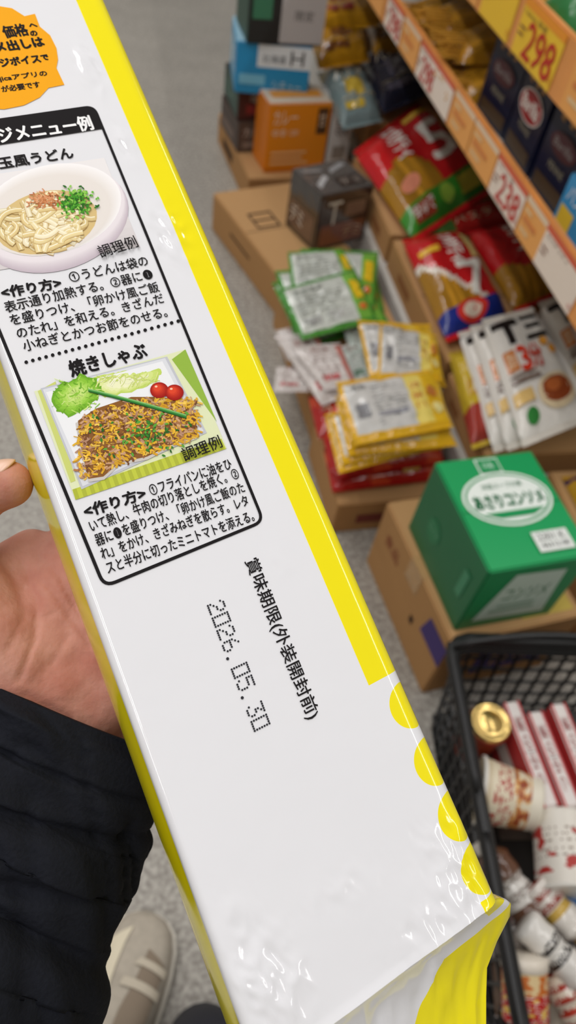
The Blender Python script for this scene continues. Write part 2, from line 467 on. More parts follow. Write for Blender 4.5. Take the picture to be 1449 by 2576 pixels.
def ptext(G, s, pL, pR, hpx, col, bold=0, layer=1):
    """bold: extra stroke weight in photo pixels"""
    Lp, Rp = Vector(pk(*pL)), Vector(pk(*pR)); d = Rp-Lp
    sc = d.length/math.hypot(pR[0]-pL[0], pR[1]-pL[1]); dn = d.normalized(); un = Vector((-dn.y, dn.x)); up = un*hpx*sc
    vs, fs, asp = tgeo(s, 2)
    base = []
    for x, y in vs:
        q = Lp+d*x+up*(y-.5); base.append(pmap(q.x, q.y, layer))
    sh = [(0, 0)]
    if bold: sh = [(bold*sc*math.cos(2*PI*k/6), bold*sc*math.sin(2*PI*k/6)) for k in range(6)]
    for si, (sx, sy) in enumerate(sh):
        o = Uw*(dn.x*sx+un.x*sy)+Vw*(dn.y*sx+un.y*sy)+Nw*(si*.000012)
        G.mesh([p+o for p in base], fs, col)
BLK = c(22, 18, 20); WHT = c(246, 246, 246)
# orange badge
G = Geo()
bad = [(-170, 80), (-90, 30), (-20, 14), (30, 22), (62, 42), (88, 36), (100, 68), (126, 90), (142, 122), (146, 150), (142, 172), (162, 214), (122, 222), (100, 246), (60, 266), (10, 276), (-60, 272), (-140, 240), (-180, 170)]
ppoly(G, bad, c(247, 170, 20), 0)
G.build('orange_badge', INKP, pkg, label='orange speech badge with black lettering')
G = Geo()
ptext(G, '価格', (8, 83), (68, 75), 38, BLK, 1.4)
ptext(G, 'へ', (74, 67), (92, 64), 11, BLK, 1.2); ptext(G, 'の', (77, 87), (93, 84), 15, BLK, 1.2)
ptext(G, 'ダメ出しは', (-46, 126), (108, 105), 32, BLK, 1.8); ptext(G, 'マジボイス', (-26, 163), (100, 148), 25, BLK, 1.5); ptext(G, 'で', (104, 147), (121, 145), 16, BLK, 1.4)
ptext(G, 'majicaアプリの', (-28, 204), (118, 186), 20, BLK, .8); ptext(G, 'が必要です', (4, 226), (100, 213), 19, BLK, .8)
G.build('badge_lettering', INKP, pkg)
# recipe panel frame
TRp, BRp, BLp = Vector(pk(236, 268)), Vector(pk(662, 1312)), Vector(pk(262, 1476))
TLp = Vector(pk(-207, 332))
def rrect(cs, r, step=.004):
    out = []
    n = len(cs)
    for i in range(n):
        p, a, b_ = cs[i], cs[i-1], cs[(i+1) % n]
        da = (a-p).normalized(); db = (b_-p).normalized()
        p1 = p+da*r; p2 = p+db*r
        for k in range(7):
            t = k/6; out.append(p1*(1-t)**2+p*2*t*(1-t)+p2*t*t)
        nxt = b_+(p-b_).normalized()*r
        L = (nxt-p2).length; m = int(L/step)
        for k in range(1, m): out.append(p2+(nxt-p2)*k/m)
    return out
G = Geo()
stroke(G, rrect([TLp, TRp, BRp, BLp], .0038), .0011, BLK, 1, True)
G.build('panel_frame', INKP, pkg)
G = Geo()
dx = (TRp-TLp); down = (BRp-TRp).normalized(); wdt = dx.length; ex = dx.normalized(); r = .0038
ns = 60
for i in range(ns):
    x0, x1 = wdt*i/ns, wdt*(i+1)/ns
    def top(x):
        q = x-(wdt-r)
        return 0 if q <= 0 else r-math.sqrt(max(0, r*r-q*q))
    hb = .0112
    for j in range(3):
        pts = []
        for (x, tj) in ((x0, j/3), (x1, j/3), (x1, (j+1)/3), (x0, (j+1)/3)):
            y = top(x)+(hb-top(x))*tj; pts.append(TLp+ex*x+down*y)
        G.poly([pmap(q.x, q.y, 2) for q in pts], BLK)
G.build('panel_header', INKP, pkg, label='black header band')
G = Geo(); ptext(G, 'アレンジメニュー例', (-132, 363), (230, 310), 46, WHT, 1.6, 4); G.build('header_lettering', INKP, pkg)
G = Geo(); ptext(G, '釜玉風うどん', (-44, 419), (182, 385), 35, BLK, 1.2); G.build('dish_title', INKP, pkg)
G = Geo()
ptext(G, '<作り方>', (4, 738), (152, 712), 33, BLK, 1.5)
ptext(G, '①うどんは袋の', (174, 699), (370, 656), 30, BLK, .4)
ptext(G, '表示通り加熱する。②器に❶', (12, 775), (382, 689), 31, BLK, .4)
ptext(G, 'を盛りつけ、「卵かけ風ご飯', (26, 807), (398, 722), 31, BLK, .4)
ptext(G, 'のたれ」を和える。きざんだ', (42, 840), (410, 750), 31, BLK, .4)
ptext(G, '小ねぎとかつお節をのせる。', (58, 872), (418, 785), 31, BLK, .4)
G.build('recipe_lettering', INKP, pkg)
G = Geo(); ptext(G, '焼きしゃぶ', (175, 930), (366, 880), 44, BLK, 1.6); G.build('dish_title', INKP, pkg)
G = Geo()
ptext(G, '<作り方>', (212, 1288), (364, 1240), 33, BLK, 1.5)
ptext(G, '①フライパンに油をひ', (376, 1234), (580, 1166), 30, BLK, .4)
ptext(G, 'いて熱し、牛肉の切り落としを焼く。②', (226, 1325), (598, 1190), 31, BLK, .4)
ptext(G, '器に❶を盛りつけ、「卵かけ風ご飯のた', (240, 1360), (612, 1225), 31, BLK, .4)
ptext(G, 'れ」をかけ、きざみねぎを散らす。レタ', (254, 1394), (622, 1258), 31, BLK, .4)
ptext(G, 'スと半分に切ったミニトマトを添える。', (268, 1430), (636, 1297), 31, BLK, .4)
G.build('recipe_lettering', INKP, pkg)
G = Geo()
for i in range(24):
    t = i/23; pell(G, 66+382*t, 912-103*t, 4.6, 4.6, BLK, 1, 0, 10)
G.build('dotted_rule', INKP, pkg)
# date
G = Geo(); ptext(G, '賞味期限(外装開封前)', (628, 1408), (788, 1806), 46, BLK, .5); G.build('expiry_heading', INKP, pkg)
DM = {'0': ['11111', '10001', '10001', '10001', '10001', '10001', '11111'], '2': ['01110', '10001', '00001', '00110', '01000', '10000', '11111'],
      '6': ['00100', '01000', '10000', '11110', '10001', '10001', '01110'], '5': ['11111', '10000', '11110', '00001', '00001', '10001', '01110'],
      '3': ['11111', '00010', '00100', '00110', '00001', '10001', '01110'], '.': ['00000']*6+['01000']}
G = Geo()
Lp, Rp = Vector(pk(540, 1514)), Vector(pk(660, 1832)); d = Rp-Lp; up = Vector((-d.y, d.x)).normalized()*d.length*.145
for ci, ch in enumerate('2026.05.30'):
    for ry, row in enumerate(DM[ch]):
        for cx, bit in enumerate(row):
            if bit == '1':
                p = Lp+d*((ci*6+cx+.5)/59)+up*(.5-(ry+.5)/7); rad = .00052 if ch == '.' else .00036
                pts = [pmap(p.x+rad*math.cos(2*PI*k/10), p.y+rad*math.sin(2*PI*k/10), 1) for k in range(10)]
                G.poly(pts, c(45, 45, 50))
G.build('date_stamp', INKP, pkg)
def shade(col, k): return (col[0]*k, col[1]*k, col[2]*k, 1)
# dish photo one : udon bowl
rnd = random.Random(3)
G = Geo()
gquad(G, pk(-120, 700), pk(352, 622), pk(262, 398), pk(-210, 470), lambda s, t: c(214+24*min(1, t*1.4), 207+27*min(1, t*1.4), 208+26*min(1, t*1.4)), 12, 14, 0)
for k in range(12):
    u = k/11; pell(G, 132-4*u, 552-14*u, 194-6*u, 132-13*u, c(200+36*u, 186+42*u, 196+36*u), 1+.25*k, -14, 44)
for k in range(12):
    u = k/11; pell(G, 128-6*u, 530+14*u, 180-22*u, 112-14*u, c(250-16*u, 247-20*u, 247-26*u), 4+.15*k, -14, 44)
pell(G, 116, 562, 130, 78, c(220, 192, 132), 5.9, -12)
L = 6.2
for i in range(190):
    th = rnd.uniform(0, 2*PI); rr = math.sqrt(rnd.random()); x = 110+114*rr*math.cos(th); y = 564+62*rr*math.sin(th)
    an = rnd.gauss(2.2, .8) if x > 120 else rnd.gauss(.9, .8); l = rnd.uniform(40, 95); q = (x+l*math.cos(an), y+l*.65*math.sin(an))
    if ((q[0]-116)/136)**2+((q[1]-562)/80)**2 > 1: continue
    ct = ((x+q[0])/2+rnd.uniform(-34, 34), (y+q[1])/2+rnd.uniform(-28, 28)); wd = rnd.uniform(12, 16)
    col = rnd.choice([c(244, 228, 180), c(240, 220, 164), c(249, 237, 202), c(234, 210, 150)]); dep = (.84+.16*i/190)*rnd.uniform(.94, 1.0)
    pxstroke(G, (x, y), q, ct, wd+2, shade(c(206, 168, 102), dep), L, 6); L += .01
    pxstroke(G, (x, y-.8), (q[0], q[1]-.8), (ct[0], ct[1]-.8), wd, shade(col, dep*.94), L, 6); L += .01
    pxstroke(G, (x, y-2), (q[0], q[1]-2), (ct[0], ct[1]-2), wd*.6, shade(col, min(1.02, dep*1.04)), L, 6); L += .01
    pxstroke(G, (x, y-3.4), (q[0], q[1]-3.4), (ct[0], ct[1]-3.4), wd*.16, c(254, 248, 226), L, 6); L += .01
for i in range(110):
    x, y = rnd.gauss(110, 20), rnd.gauss(502, 9); an = rnd.uniform(0, PI)
    pxstroke(G, (x, y), (x+11*math.cos(an), y+11*math.sin(an)), (x+8, y+6), rnd.uniform(2, 4), rnd.choice([c(212, 140, 90), c(200, 126, 76), c(232, 180, 132), c(180, 106, 62), c(224, 156, 112)]), 14.5+i*.012)
for i in range(240):
    x, y = rnd.gauss(190, 20), rnd.gauss(514, 16)
    pell(G, x, y, rnd.uniform(3, 6), rnd.uniform(1.8, 3.4), rnd.choice([c(70, 150, 40), c(110, 185, 60), c(40, 105, 30), c(150, 205, 90), c(58, 128, 36)]), 16.2+i*.009, rnd.uniform(0, 180), 8)
ptext(G, '調理例', (248, 640), (342, 612), 34, BLK, .4, 19)
G.build('udon_photo', INKP, pkg, label='printed photo of udon noodles in a white bowl')
# dish photo two
G = Geo()
gquad(G, pk(190, 1258), pk(570, 1128), pk(466, 880), pk(86, 985), c(226, 232, 190), 12, 10, 0)
gquad(G, pk(190, 1258), pk(568, 1130), pk(556, 1104), pk(182, 1232), lambda s, t: shade(c(196, 205, 70), 1 if int(s*40) % 2 else .8), 40, 2, 1)
ppoly(G, [(432, 905), (466, 880), (545, 1062)], c(150, 185, 70), 1)
ppoly(G, [(95, 985), (140, 960), (150, 1060), (190, 1210), (178, 1215)], c(206, 214, 120), 1)
ppoly(G, [(102, 978), (420, 898), (520, 1090), (205, 1232)], c(196, 198, 206), 2); ppoly(G, [(108, 981), (415, 902), (512, 1086), (208, 1224)], c(222, 224, 230), 2.4); ppoly(G, [(116, 988), (408, 910), (500, 1080), (216, 1212)], c(240, 241, 244), 2.8)
# lettuce: two broad leaves shaded from frilled edge to pale rib
def leaf(cx, cy, pts, cols, lay):
    for k, col in enumerate(cols):
        f = 1-.11*k; ppoly(G, [(cx+(x-cx)*f+rnd.uniform(-2, 2), cy+(y-cy)*f+rnd.uniform(-2, 2)) for x, y in pts], col, lay+.14*k)
def frill(pts, amp):
    out = []
    for i in range(len(pts)):
        (xa, ya), (xb, yb) = pts[i], pts[(i+1) % len(pts)]
        for k in range(6):
            t = k/6; out.append((xa+(xb-xa)*t+rnd.uniform(-amp, amp), ya+(yb-ya)*t+rnd.uniform(-amp, amp)))
    return out
LG = [c(112, 172, 40), c(128, 188, 50), c(142, 198, 60), c(156, 208, 74), c(172, 216, 90), c(188, 223, 108), c(204, 230, 130)]
LY = [c(196, 218, 104), c(206, 224, 120), c(216, 230, 140), c(226, 235, 158), c(234, 239, 178), c(242, 243, 200)]
leaf(310, 962, frill([(215, 985), (235, 950), (300, 935), (350, 940), (405, 932), (398, 960), (340, 985), (270, 1000)], 4), LY, 3.6)
leaf(190, 990, frill([(132, 1002), (142, 972), (170, 958), (205, 944), (240, 958), (262, 985), (240, 1012), (205, 1034), (178, 1048), (145, 1038)], 5), LG, 4.6)
for i in range(60):
    x0 = rnd.uniform(145, 245); y0 = 997+rnd.uniform(-40, 36)
    pxstroke(G, (x0, y0), (x0+rnd.uniform(-20, 20), y0+rnd.uniform(-14, 14)), (x0+rnd.uniform(-8, 8), y0+rnd.uniform(-10, 10)), rnd.uniform(1, 4), rnd.choice([c(214, 234, 146), c(110, 172, 44), c(186, 222, 104), c(140, 196, 60)]), 5.6+i*.006)
for i in range(40):
    x0 = rnd.uniform(240, 390)
    pxstroke(G, (x0, 962+rnd.uniform(-18, 18)), (x0+rnd.uniform(10, 30), 955+rnd.uniform(-18, 14)), (x0+15, 950+rnd.uniform(-12, 12)), rnd.uniform(1, 3), rnd.choice([c(246, 246, 214), c(196, 214, 104), c(226, 234, 150), c(206, 222, 120)]), 5.6+i*.008)
ppoly(G, [(190, 1066), (240, 1034), (330, 1006), (400, 1004), (470, 1014), (500, 1056), (494, 1106), (430, 1128), (370, 1158), (300, 1172), (262, 1208), (222, 1214), (203, 1136)], c(206, 200, 194), 6.2)
ppoly(G, [(196, 1060), (240, 1030), (330, 1000), (400, 1000), (470, 1010), (496, 1050), (490, 1100), (430, 1120), (370, 1150), (300, 1165), (260, 1200), (222, 1206), (205, 1130)], c(140, 92, 44), 6.4)
for i in range(860):
    x = rnd.uniform(196, 494); tt = (x-200)/290; y = rnd.uniform(1046-45*min(1, tt*2), 1205-105*tt)
    an = rnd.uniform(0, PI); l = rnd.uniform(8, 22)
    pxstroke(G, (x, y), (x+l*math.cos(an), y+l*math.sin(an)*.8), (x+rnd.uniform(-10, 18), y+rnd.uniform(-10, 12)), rnd.uniform(2, 6), shade(rnd.choice([c(232, 178, 48), c(218, 160, 40), c(246, 204, 90), c(178, 122, 78), c(124, 78, 46), c(210, 164, 126), c(228, 176, 52), c(242, 190, 54), c(192, 146, 116)]), rnd.uniform(.8, 1.05)), 6.8+i*.0044)
for i in range(110):
    x, y = (rnd.gauss(365, 26), rnd.gauss(1092, 18)) if i < 55 else (rnd.uniform(220, 480), rnd.uniform(1040, 1150))
    pell(G, x, y, rnd.uniform(3, 7), rnd.uniform(2, 3.5), rnd.choice([c(60, 130, 45), c(95, 165, 60), c(44, 100, 36)]), 10.8+i*.006, rnd.uniform(0, 180), 7)
for (x, y) in ((400, 984), (438, 990)):
    for k in range(6):
        u = k/5; pell(G, x-5*u, y-5*u, 23-14*u, 20-12*u, c(160+66*u, 22+50*u, 16+26*u), 11.6+.2*k)
    pell(G, x-8, y-9, 3.5, 2.6, c(250, 200, 170), 12.8)
for k in range(5):
    pxstroke(G, (222, 986-k*1.2), (468, 1054-k*1.8), (330, 1012-k*1.6), 4.6-k*.5, [c(30, 92, 36), c(44, 120, 48), c(60, 140, 60), c(96, 168, 84), c(140, 195, 120)][k], 13+k*.2, 8)
ptext(G, '調理例', (458, 1148), (553, 1112), 34, BLK, .4, 16)
G.build('stir_fry_photo', INKP, pkg, label='printed photo of fried beef with lettuce and tomatoes')
# ================================================================ PERSON (arm, sleeve, shoe)
p_loc = gp(330, 2500, 0)
person = thing('person', 'person in dark padded jacket and pale grey sneaker, left palm up under the white package', 'person', p_loc)
def capsule(bm, p, q, ra, rb, n=18):
    p, q = Vector(p), Vector(q); d = (q-p); L = d.length; d.normalize()
    x = d.orthogonal().normalized(); y = d.cross(x)
    ringd = []
    for i in range(1, 6): th = -PI/2+PI/2*i/5; ringd.append((math.sin(th)*ra, math.cos(th)*ra))
    for i in range(0, 6): th = PI/2*i/6; ringd.append((L+math.sin(th)*rb, math.cos(th)*rb))
    rs = [[bm.verts.new(p+d*t+x*r_*math.cos(2*PI*k/n)+y*r_*math.sin(2*PI*k/n)) for k in range(n)] for t, r_ in ringd]
    a = bm.verts.new(p-d*ra); b_ = bm.verts.new(q+d*rb)
    for i in range(len(rs)-1):
        for k in range(n): bm.faces.new((rs[i][k], rs[i][(k+1) % n], rs[i+1][(k+1) % n], rs[i+1][k]))
    for k in range(n):
        bm.faces.new((a, rs[0][(k+1) % n], rs[0][k])); bm.faces.new((b_, rs[-1][k], rs[-1][(k+1) % n]))
def J(px, py, w): return pkP(px, py, w)-p_loc
bm = bmesh.new()
def chain(js):
    for (a, b_) in zip(js[:-1], js[1:]): capsule(bm, J(*a[:3]), J(*b_[:3]), a[3], b_[3])
wp = -.0675
chain([(-230, 2480, -.098, .036), (20, 1960, -.094, .030), (110, 1800, -.086, .024), (150, 1720, -.078, .021)])
chain([(60, 1780, -.085, .021), (10, 1960, -.094, .026)])
chain([(190, 1850, -.085, .020), (80, 1990, -.094, .026)])
# palm
chain([(100, 1760, -.080, .020), (150, 1500, wp-.002, .0150), (235, 1285, wp, .0115)])
chain([(140, 1760, -.080, .020), (230, 1540, wp-.002, .0145), (325, 1330, wp, .0115)])
chain([(170, 1780, -.080, .020), (290, 1590, wp-.002, .0145), (395, 1410, wp, .0110)])
chain([(200, 1800, -.080, .018), (340, 1650, wp-.003, .0150), (440, 1500, wp, .0105)])
chain([(60, 1600, wp-.004, .0135), (160, 1420, wp-.004, .0115)])
chain([(10, 1520, wp-.006, .0125), (130, 1400, wp-.005, .0105)])
chain([(-40, 1470, wp-.006, .0115), (80, 1385, wp-.007, .0095)])
chain([(95, 1640, wp-.003, .0150), (120, 1540, wp-.003, .0140)])
chain([(60, 1690, wp-.007, .0170), (150, 1640, wp-.004, .0150)])
# fingers, slightly curled under the package
chain([(235, 1285, wp+.0005, .0105), (335, 1060, wp+.002, .0092), (405, 925, wp+.004, .0082), (448, 835, wp+.0055, .0068)])
chain([(325, 1330, wp+.0005, .0105), (440, 1090, wp+.002, .0094), (515, 945, wp+.004, .0084), (560, 850, wp+.0055, .0070)])
chain([(395, 1410, wp+.0005, .0100), (512, 1190, wp+.002, .0090), (585, 1060, wp+.004, .0080), (628, 970, wp+.0055, .0066)])
chain([(440, 1500, wp+.0005, .0092), (545, 1330, wp+.003, .0080), (605, 1230, wp+.004, .0072), (640, 1160, wp+.0055, .0060)])
# thumb with thenar
chain([(80, 1740, -.078, .0200), (-20, 1590, -.068, .0185), (-125, 1455, -.060, .0140), (-105, 1300, -.046, .0112), (-40, 1230, -.040, .0106), (22, 1218, -.036, .0092)])
chain([(40, 1660, -.072, .019), (-60, 1500, -.065, .015)])
hm = bpy.data.meshes.new('tmp'); bmesh.ops.recalc_face_normals(bm, faces=bm.faces); bm.to_mesh(hm); bm.free()
ho = bpy.data.objects.new('arm_and_hand', hm); COL.objects.link(ho)
md = ho.modifiers.new('r', 'REMESH'); md.mode = 'VOXEL'; md.voxel_size = .0013
md = ho.modifiers.new('s', 'SMOOTH'); md.factor = .5; md.iterations = 20
bpy.context.view_layer.update(); dg = bpy.context.evaluated_depsgraph_get()
nm = bpy.data.meshes.new_from_object(ho.evaluated_get(dg), depsgraph=dg)
bpy.data.objects.remove(ho)
CREASE = [[(48, 1710), (88, 1610), (95, 1510), (55, 1405)], [(230, 1620), (180, 1550), (120, 1470), (50, 1420)], [(210, 1560), (150, 1450), (90, 1380)], [(60, 1745), (180, 1810)], [(130, 1670), (170, 1600)], [(20, 1640), (60, 1550), (40, 1480)], [(100, 1560), (140, 1540)]]
segs = []
for ci_, cl in enumerate(CREASE):
    pts = [J(x, y, wp+.012) for x, y in cl]
    segs += [(p, q, .0010 if ci_ < 4 else .0005) for p, q in zip(pts[:-1], pts[1:])]
cen = J(110, 1580, wp+.012)
for v_ in nm.vertices:
    co = v_.co
    if (co-cen).length > .05: continue
    disp = 0
    if v_.normal.dot(Nw) > .2:
        for (a, b_, dp_) in segs:
            dd = b_-a; k = min(1, max(0, (co-a).dot(dd)/dd.dot(dd))); q = co-(a+dd*k); q = q-Nw*q.dot(Nw); L = q.length
            if L < .006: disp = max(disp, dp_*math.exp(-(L/.0012)**2))
    v_.co = co-Nw*disp
link_mesh('arm_and_hand', nm, SKIN, person, True)
# thumb nail
bmn = bmesh.new(); bmesh.ops.create_uvsphere(bmn, u_segments=20, v_segments=12, radius=1)
tp_, tq = J(-40, 1230, -.040), J(22, 1218, -.036); td = (tq-tp_).normalized(); nn = (Vw*.8+Nw*.6); nn = (nn-td*nn.dot(td)).normalized(); tl = td.cross(nn)
ctr = tp_*.25+tq*.75+nn*.0082
for v_ in bmn.verts:
    x, y, z = v_.co; v_.co = ctr+td*x*.0078+tl*y*.0062+nn*(z*.0016-.0022*y*y)
bm_obj('thumb_nail', bmn, pm('nail', c(238, 196, 178), .25), person, True)
# sleeve
fab = pm('jacket_fabric', c(26, 28, 36), .85, .15, .25, 600, 0, .25)
path = [(172, 1785, -.092, .046), (150, 1830, -.093, .0485), (110, 1900, -.095, .0545), (60, 1980, -.097, .057), (0, 2080, -.099, .059), (-70, 2200, -.100, .061), (-150, 2340, -.100, .066), (-240, 2500, -.098, .072), (-330, 2660, -.094, .077), (-420, 2820, -.09, .079)]
pp = []
for i in range(len(path)-1):
    for k in range(14):
        t = k/14; pp.append(tuple(path[i][j]*(1-t)+path[i+1][j]*t for j in range(4)))
pp.append(path[-1])
FOLDS = [(.16, .6, .010, .0055, .05), (.29, .8, .018, .0090, .09), (.42, .5, .017, .0095, .10), (.54, 1.4, .022, .0075, -.06)]
def sleeve_mesh(pp):
    bm = bmesh.new(); rings = []; n = 96
    for i, (x, y, w, r) in enumerate(pp):
        P = J(x, y, w); Q0 = J(*pp[max(0, i-1)][:3]); Q1 = J(*pp[min(len(pp)-1, i+1)][:3]); d = (Q1-Q0).normalized()
        xx = d.cross(Nw).normalized(); yy = xx.cross(d)
        ring = []
        s = i/(len(pp)-1)
        for k in range(n):
            th = 2*PI*k/n; ct_, st_ = math.cos(th), math.sin(th); dirv = xx*ct_+yy*st_*.86
            fold = .0090*noise.noise((s*5.5, ct_*1.1, st_*1.1+2))+.0034*noise.noise((s*9+ct_*1.6, ct_*1.8, st_*1.8))
            rg = noise.noise((s*6+ct_*2.2+st_*1.5, ct_*1.2+4, st_*1.8+s*3)); fold -= .0030*math.exp(-(rg/.09)**2)
            fold *= min(1, i/10)
            for (s0, th0, wd, dp, sl) in FOLDS:
                sd_ = s-(s0+sl*math.sin(th+th0)); fold -= dp*math.exp(-(sd_/wd)**2)*max(0, .45+.55*math.cos(th-th0))
            ring.append(bm.verts.new(P+dirv*(r+fold+.0012)))
        rings.append(ring)
    inn = []
    for j, rr in ((0, .85), (6, .80)):
        x, y, w, r = pp[j]; P = J(x, y, w)
        inn.append([bm.verts.new(P+(v_.co-P)*rr) for v_ in rings[j]])
    seq = inn[::-1]+rings
    for i in range(len(seq)-1):
        for k in range(n): bm.faces.new((seq[i][k], seq[i][(k+1) % n], seq[i+1][(k+1) % n], seq[i+1][k]))
    bm.faces.new(seq[-1])
    return bm
bm_obj('jacket_sleeve', sleeve_mesh(pp), fab, person, True, label='dark navy padded jacket sleeve with soft folds')
# sneaker : loft along its own length
toe = gp(372, 2290, .03)-p_loc; heel = toe+Vector((-.085, -.270, 0)); fd = (toe-heel); fd.z = 0; Ls = fd.length; fd.normalize(); sd = Vector((fd.y, -fd.x, 0))
hz = Vector((heel.x, heel.y, 0))
prof = [(0.0, .012, .06), (.01, .026, .075), (.04, .034, .092), (.09, .037, .100), (.13, .042, .092), (.17, .048, .080), (.205, .051, .066), (.235, .050, .056), (.258, .043, .047), (.273, .030, .037), (.2815, .010, .024)]
def prof_at(f):
    i = min(len(prof)-2, int(f)); t = f-i
    return tuple(prof[i][j]*(1-t)+prof[i+1][j]*t for j in range(3))
def shoe_pt(f, th, grow=0):
    y, hw, h = prof_at(f); ct, st = math.cos(th), math.sin(th)
    return hz+fd*(y*Ls/.283)+sd*((hw+grow)*math.copysign(abs(ct)**.7, ct))+Vector((0, 0, .022+(h+grow-.012)*abs(st)**.75))
bm = bmesh.new(); n = 28
fs_ = [k/3 for k in range(31)]
rr = [[bm.verts.new(shoe_pt(f, PI*k/n)) for k in range(n+1)] for f in fs_]
for i in range(len(rr)-1):
    for k in range(n): bm.faces.new((rr[i][k], rr[i][k+1], rr[i+1][k+1], rr[i+1][k]))
bm.faces.new(rr[0]); bm.faces.new(rr[-1][::-1])
up_ = bm_obj('sneaker', bm, pm('grey_suede', c(178, 169, 155), .85, .2, .2, 90, 0, .3), person, True, label='pale grey beige suede sneaker on the floor')
bm = bmesh.new()
lo = []; hi = []
for side in (1, -1):
    for f in (fs_ if side == 1 else fs_[::-1]):
        y, hw, h = prof_at(f); q = hz+fd*(y*Ls/.283)+sd*side*(hw+.005)
        lo.append(bm.verts.new(q+Vector((0, 0, .001)))); hi.append(bm.verts.new(q+Vector((0, 0, .026))))
for k in range(len(lo)):
    k2 = (k+1) % len(lo); bm.faces.new((lo[k], lo[k2], hi[k2], hi[k]))
bm.faces.new(lo[::-1]); bm.faces.new(hi)
bm_obj('sole', bm, pm('sole_rubber', c(206, 200, 188), .6), up_)
def shoe_patch(name, pts, col, lab, grow=.003):
    """pts: four (section, angle/pi) corners, filled as a grid on the shoe surface"""
    G = Geo(); K = 10
    def at(u, v_):
        f = (1-u)*(1-v_)*pts[0][0]+u*(1-v_)*pts[1][0]+u*v_*pts[2][0]+(1-u)*v_*pts[3][0]
        t = (1-u)*(1-v_)*pts[0][1]+u*(1-v_)*pts[1][1]+u*v_*pts[2][1]+(1-u)*v_*pts[3][1]
        return shoe_pt(max(0, min(9.9, f)), PI*t, grow)
    for a in range(K):
        for b_ in range(K):
            G.poly([at(u/K, v_/K) for (u, v_) in ((a, b_), (a+1, b_), (a+1, b_+1), (a, b_+1))], col)
    return G.build(name, KRAFT, up_, True, lab)
shoe_patch('side_panel', [(7.9, .55), (5.2, .62), (3.6, .80), (6.6, .86)], c(222, 212, 188), 'cream side panel')
shoe_patch('tongue', [(6.2, .24), (6.8, .44), (3.6, .54), (3.4, .30)], c(138, 124, 108), 'grey brown padded tongue')
shoe_patch('laces', [(6.0, .20), (6.4, .48), (6.1, .50), (5.7, .22)], c(196, 186, 168), 'cream flat lace', .005)
shoe_patch('laces', [(5.2, .22), (5.6, .52), (5.3, .54), (4.9, .24)], c(196, 186, 168), 'cream flat lace', .005)
bm = bmesh.new()
ank = hz+fd*.075
tube(bm, [ank+Vector((0, 0, .075)), ank+Vector((-.0, -.01, .14)), ank+Vector((-.005, -.05, .27)), ank+Vector((-.01, -.11, .42))], .05, 20, False, [.052, .056, .066, .074])
trm = pm('trouser_cloth', c(30, 31, 42), .8)
bm_obj('trouser_leg', bm, trm, person, True, label='dark trouser leg above the sneaker')
r0 = gp(505, 2625, .012)-p_loc; r0.z = .012
bm = bmesh.new(); tube(bm, [r0, r0+Vector((0, -.005, .05)), r0+Vector((.0, -.03, .18)), r0+Vector((.005, -.09, .42))], .05, 20, False, [.046, .05, .06, .07])
bm_obj('trouser_leg', bm, trm, person, True, label='dark trouser leg at the bottom edge, hem on the floor')
# ================================================================ STORE SHELF
SX = .71
shelf = thing('store_shelf', 'light grey metal shelving along the right of the aisle with orange price rails', 'shelf', (.95, 2.0, 0))
so = Vector((.95, 2.0, 0))
def part_box(name, x0, x1, y0, y1, z0, z1, mat, bev=.003, parent=shelf):
    bm = bmesh.new(); boxbm(bm, x0-so.x, x1-so.x, y0-so.y, y1-so.y, z0, z1, bev); return bm_obj(name, bm, mat, parent)
YS, YE = .93, 3.4
part_box('back_panel', 1.22, 1.25, YS, YE, 0, 1.25, DARKSTEEL)
part_box('base_deck', SX, 1.22, YS, 2.2, .04, .15, STEEL)
part_box('base_deck', .80, 1.22, 2.2, YE, .04, .15, STEEL)
part_box('kick_plate', .82, 1.2, YS, YE, 0, .04, DARKSTEEL)
part_box('shelf_board', SX, 1.22, .80, YE, .635, .66, STEEL)
part_box('shelf_board', SX, 1.22, .80, YE, .855, .88, STEEL)
for y in (.98, 1.9, 2.8): part_box('upright_post', 1.19, 1.22, y, y+.03, .15, 1.25, STEEL, .002)
def price_rail(z0, z1, tags):
    r_ = part_box('price_rail', SX-.012, SX, .80, YE, z0, z1, pm('rail_orange', c(226, 150, 80), .35, .5, .35, 9), .002)
    for (yc, w, kind, txt, small) in tags:
        G = Geo()
        def mp(f, s, t, o): return (SX-.013-o-so.x, yc+w/2-s*w-so.y, z0+.004+(z1-z0-.008)*t)
        if kind == 'y': bg, ink, hd = c(240, 194, 48), c(190, 44, 24), c(236, 150, 40)
        elif kind == 'o': bg, ink, hd = c(236, 166, 88), c(205, 50, 35), c(230, 206, 176)
        else: bg, ink, hd = c(238, 222, 208), c(196, 52, 44), c(214, 92, 58)
        pr = [('r', 0, 0, 0, 1, 1, bg), ('r', 0, 0, .86, 1, 1, hd)]
        if txt: pr += [('t', 0, txt, .24, .08, .92, .72, ink, 0, .010)]
        if small: pr += [('t', 0, small, .06, .74, .62, .84, c(90, 56, 44)), ('r', 0, .05, .5, .2, .54, c(130, 80, 56)), ('r', 0, .05, .38, .18, .42, c(130, 80, 56)), ('t', 0, '円', .94, .10, .99, .24, ink)]
        elif kind == 'o': pr += [('r', 0, .1, .2, .5, .3, c(226, 190, 140)), ('r', 0, .1, .45, .7, .55, c(214, 130, 70)), ('r', 0, .1, .68, .4, .76, c(230, 200, 150))]
        draw(G, pr, mp, 1, .0008, .0005)
        G.build('price_tag', CARD, r_, label=None)
    return r_
